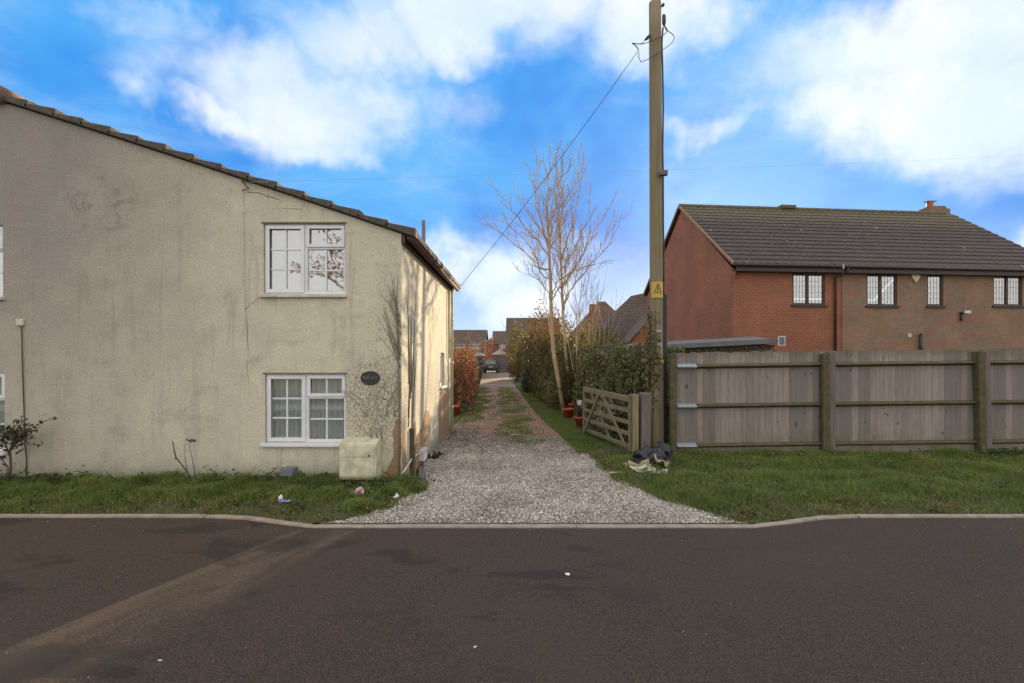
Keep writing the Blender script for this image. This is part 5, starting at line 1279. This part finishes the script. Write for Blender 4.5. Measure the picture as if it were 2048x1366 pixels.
gable_house('large_brown_roofed_house', P(1014, 0, 60).x, P(1120, 0, 60).x, 60, 68, P(0, 690, 60).z, P(0, 636, 64).z, 'distant house with a high brown roof behind the amber bush', M['brick_far'], 'x', over=.2, chim=None)

# lane-end: fences, gazebo, parasol, car
def boards(name, a, b, h, mat, label, cat='fence'):
    a, b = Vector((*a, 0)), Vector((*b, 0)); L = (b-a).length; d = (b-a).normalized(); e = empty(name, a, math.atan2(d.y, d.x), label=label, cat=cat)
    n = int(L/.15); s = MB()
    for i in range(n): s.box(i*L/n, (i+1)*L/n-.008, 0, .02+.006*(i % 2), .03, h+rnd.uniform(-.01, .01))
    s.build('board_panel', mat, e, local=True)
    k = max(2, int(L/2)+1)
    for i in range(k): s = MB(); s.box(L*i/(k-1)-.05, L*i/(k-1)+.05, -.11, -.01, 0, h+.06); s.build('post', mat, e, local=True)
    return e
boards('dark_garden_fence', (-2.75, 33), (-4.3, 56), 1.75, M['greenwood'], 'dark green garden fence beyond the copper hedge on the left of the lane')
boards('double_gate', (P(993, 0, 60).x, 60), (P(1016, 0, 60).x, 60), 1.78, M['greywood'], 'blue-grey timber gate to the right of the parked car', 'gate')
boards('grey_garden_fence', (P(925, 0, 59).x, 59.5), (P(968, 0, 59).x, 59.5), 1.85, M['greywood'], 'grey timber fence to the left of the parked car')
e = empty('gazebo', (P(1000, 0, 66).x, 66, 0), label='pale canvas gazebo roof above the blue-grey gate', cat='gazebo')
s = MB(); cx_ = 0; s.add([(-1.1, -1.1, 2.2), (1.1, -1.1, 2.2), (1.1, 1.1, 2.2), (-1.1, 1.1, 2.2), (0, 0, 2.95)], [(0,1,4),(1,2,4),(2,3,4),(3,0,4),(0,3,2,1)]); s.build('canopy', M['canvas'], e, local=True)
for a in (-1, 1):
    for b in (-1, 1): s = MB(); s.tube([(a, b, 0), (a, b, 2.2)], .03, 6); s.build('pole', M['wood_brown'], e, local=True)
e = empty('parasol', (P(955, 0, 64).x, 64, 0), label='blue-grey parasol behind the fence left of the car', cat='parasol')
s = MB(); s.lathe([(1.0, 2.05), (.98, 2.1), (.5, 2.35), (0, 2.45)], (0, 0, 0), 10); s.build('canopy', M['bluecan'], e, local=True)
s = MB(); s.tube([(0, 0, 0), (0, 0, 2.4)], .025, 6); s.build('pole', M['plate'], e, local=True)
# car seen from behind
car = empty('parked_car', (P(981, 0, 57).x, 57, .0), label='dark hatchback parked at the far end of the lane', cat='car')
prof = [(0, .28), (-.03, .55), (0, .88), (.12, .98), (.42, 1.40), (.9, 1.46), (1.9, 1.44), (2.6, 1.02), (3.6, .88), (3.85, .7), (3.9, .35), (3.8, .25)]
s = MB()
def carx(z, sgn): return sgn*(.83-.20*max(0, z-.9)/.5)
n = len(prof); vs = [(carx(z, -1), y, z) for y, z in prof]+[(carx(z, 1), y, z) for y, z in prof]
s.add(vs, [tuple(range(n)), tuple(range(2*n-1, n-1, -1))]+[(i, i+n, (i+1) % n+n, (i+1) % n) for i in range(n)]); s.build('body', M['carpaint'], car, local=True, bevel=.04)
s = MB(); s.add([(-.60, .135, 1.02), (.60, .135, 1.02), (.52, .375, 1.36), (-.52, .375, 1.36)], [(0, 1, 2, 3)]); s.v = [(x, y-.03, z+.01) for x, y, z in s.v]; s.build('rear_window', M['carglass'], car, local=True)
for sg_ in (-1, 1):
    s = MB(); s.box(sg_*.81-.09 if sg_ > 0 else -.84, .84 if sg_ > 0 else -.72, -.05, .1, .75, .95); s.build('tail_light', M['redlamp'], car, local=True)
    for yy in (.65, 3.1):
        s = MB(); s.tube([(sg_*.66, yy, .3), (sg_*.85, yy, .3)], .3, 18); w_ = s.build('wheel', M['black'], car, local=True)
        s = MB(); s.tube([(sg_*.70, yy, .3), (sg_*.86, yy, .3)], .18, 12); s.build('rim', M['plate'], w_, local=True)
s = MB(); s.box(-.26, .26, -.055, -.035, .68, .80); s.build('number_plate', M['yellow'], car, local=True)
s = MB(); s.box(-.8, .8, -.06, -.02, .36, .5); s.build('bumper', M['black'], car, local=True)

# ------------------------------------------------------------------ sun, sky, camera
AZ, EL = R(21.0), R(12.3)
sun = bpy.data.lights.new('sun', 'SUN'); sun.energy = 5.0; sun.angle = R(.5); sun.color = (1, .77, .51)
so = bpy.data.objects.new('sun', sun); COL.objects.link(so)
sd = Vector((math.sin(AZ)*math.cos(EL), math.cos(AZ)*math.cos(EL), math.sin(EL)))
so.rotation_euler = sd.to_track_quat('Z', 'Y').to_euler(); so.location = sd*60
w = bpy.data.worlds.new('World'); scene.world = w; w.use_nodes = True
t = w.node_tree; nn = t.nodes; nn.clear(); lk = t.links.new
def N(typ, **k):
    n = nn.new(typ)
    for a, v in k.items(): setattr(n, a, v)
    return n
def S(sock, v):
    if isinstance(v, bpy.types.NodeSocket): lk(v, sock)
    elif isinstance(v, (tuple, list)) and sock.type == 'RGBA' and len(v) == 3: sock.default_value = (*v, 1)
    else: sock.default_value = v
def MA(op, a, b=0., c=0.):
    n = N('ShaderNodeMath', operation=op); S(n.inputs[0], a); S(n.inputs[1], b); S(n.inputs[2], c); return n.outputs[0]
def VM(op, a, b=(0, 0, 0)):
    n = N('ShaderNodeVectorMath', operation=op); S(n.inputs[0], a); S(n.inputs[1], b); return n.outputs['Value'] if op in ('LENGTH', 'DOT_PRODUCT') else n.outputs[0]
def MR(f, a, b, c=0., d=1., smooth=True):
    n = N('ShaderNodeMapRange'); n.interpolation_type = 'SMOOTHSTEP' if smooth else 'LINEAR'
    for i, v in enumerate((f, a, b, c, d)): S(n.inputs[i], v)
    return n.outputs[0]
def MX(f, a, b, mode='MIX'):
    n = N('ShaderNodeMix', data_type='RGBA', blend_type=mode); S(n.inputs[0], f); S(n.inputs[6], a); S(n.inputs[7], b); return n.outputs[2]
def NZ(vec, sc, det=6, ro=.6, dist=0):
    n = N('ShaderNodeTexNoise'); S(n.inputs['Vector'], vec); n.inputs['Scale'].default_value = sc; n.inputs['Detail'].default_value = det; n.inputs['Roughness'].default_value = ro; n.inputs['Distortion'].default_value = dist
    return n
tc = N('ShaderNodeTexCoord'); d0 = tc.outputs['Generated']
sx = N('ShaderNodeSeparateXYZ'); lk(d0, sx.inputs[0]); DX, DY, DZ = sx.outputs
w1 = NZ(d0, 2.6, 5, .6); w2 = NZ(d0, 9, 5, .65)
wv = VM('ADD', VM('MULTIPLY', VM('SUBTRACT', w1.outputs['Color'], (.5, .5, .5)), (.42, .42, .36)), VM('MULTIPLY', VM('SUBTRACT', w2.outputs['Color'], (.5, .5, .5)), (.09, .09, .07)))
dw = VM('ADD', d0, wv)
clouds = [(600, 190, .30, .13, 1.0), (430, 205, .14, .07, .9), (780, 60, .30, .10, .85), (1050, 40, .34, .12, 1.0), (1310, 50, .2, .11, .9), (1860, 40, .33, .14, 1.05), (1760, 200, .19, .14, 1.0), (1960, 190, .25, .16, 1.0),
          (1440, 255, .14, .05, .7), (1250, 240, .15, .05, .45), (960, 540, .16, .12, 1.0), (1060, 600, .2, .1, 1.), (880, 480, .1, .08, .8), (2040, 490, .09, .07, .9), (330, 20, .14, .06, .6), (640, 260, .2, .06, .7), (1150, 140, .22, .07, .45), (930, 240, .14, .08, .5), (1590, 175, .05, .03, .4), (180, 330, .3, .08, .4)]
acc = None
for px, py, rx, rz_, st_ in clouds:
    c = Vector(((px-CX)/F, 1, (CY-py)/F)).normalized()
    q = VM('MULTIPLY', VM('SUBTRACT', dw, tuple(c)), (1/rx, 1/rx*.8, 1/rz_)); l = VM('LENGTH', q)
    f = MR(l, .1, 1.15, st_, 0.)
    acc = f if acc is None else MA('MAXIMUM', MA('ADD', f, MA('MULTIPLY', acc, .25)), acc)
fb = NZ(VM('MULTIPLY', d0, (1, 1, 1.8)), 3.2, 7, .52, .4).outputs['Fac']
dens = MA('ADD', acc, MA('MULTIPLY', MA('SUBTRACT', fb, .5), .95))
mask = MR(dens, .24, 1.1)
thin = MR(NZ(VM('MULTIPLY', d0, (1, 1, 2.5)), 3.0, 8, .6, .5).outputs['Fac'], .42, .8, 0, .5)
back = MR(DY, .60, .15, 0, .95)  # sky outside the view turned to cloud, added as fill light
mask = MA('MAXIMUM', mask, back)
up = MR(DZ, .0, .5)
blue = MX(MR(NZ(d0, 2.1, 4, .55).outputs['Fac'], .38, .62), (.003, .205, .74), (.085, .40, .86))
hz = MX(MR(DZ, .0, .27), (.42, .62, .92), blue)
hz = MX(MA('MULTIPLY', thin, MR(DX, .6, .1, .35, 1.)), hz, (.55, .72, .95))
cl_c = MX(MR(NZ(d0, 5, 6, .6).outputs['Fac'], .35, .65), (.90, .93, .97), (.70, .81, .95))
cl_c = MX(back, cl_c, (1.34, 1.25, 1.18))  # unseen cloud made brighter than the visible ones to lift shaded walls
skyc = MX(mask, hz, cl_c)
sk = N('ShaderNodeTexSky'); sk.sky_type = 'NISHITA'; sk.sun_disc = False; sk.sun_elevation = EL; sk.sun_rotation = AZ; sk.air_density = 1; sk.dust_density = .6
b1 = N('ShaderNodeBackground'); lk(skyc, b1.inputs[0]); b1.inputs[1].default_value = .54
b2 = N('ShaderNodeBackground'); lk(sk.outputs[0], b2.inputs[0]); b2.inputs[1].default_value = .008
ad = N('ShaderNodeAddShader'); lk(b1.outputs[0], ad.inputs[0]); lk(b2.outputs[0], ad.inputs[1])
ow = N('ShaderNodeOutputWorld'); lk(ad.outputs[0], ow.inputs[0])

cam = bpy.data.cameras.new('camera'); co = bpy.data.objects.new('camera', cam); COL.objects.link(co)
co.location = (0, 0, H); co.rotation_euler = (R(90), 0, 0)
cam.sensor_width = 36; cam.lens = F/2048*36; cam.shift_x = -(CX-1024)/2048; cam.shift_y = (CY-683)/2048
cam.clip_start = .05; cam.clip_end = 2000; scene.camera = co
scene.view_settings.view_transform = 'Standard'; scene.view_settings.look = 'None'; scene.view_settings.exposure = 1.0; scene.view_settings.gamma = 1
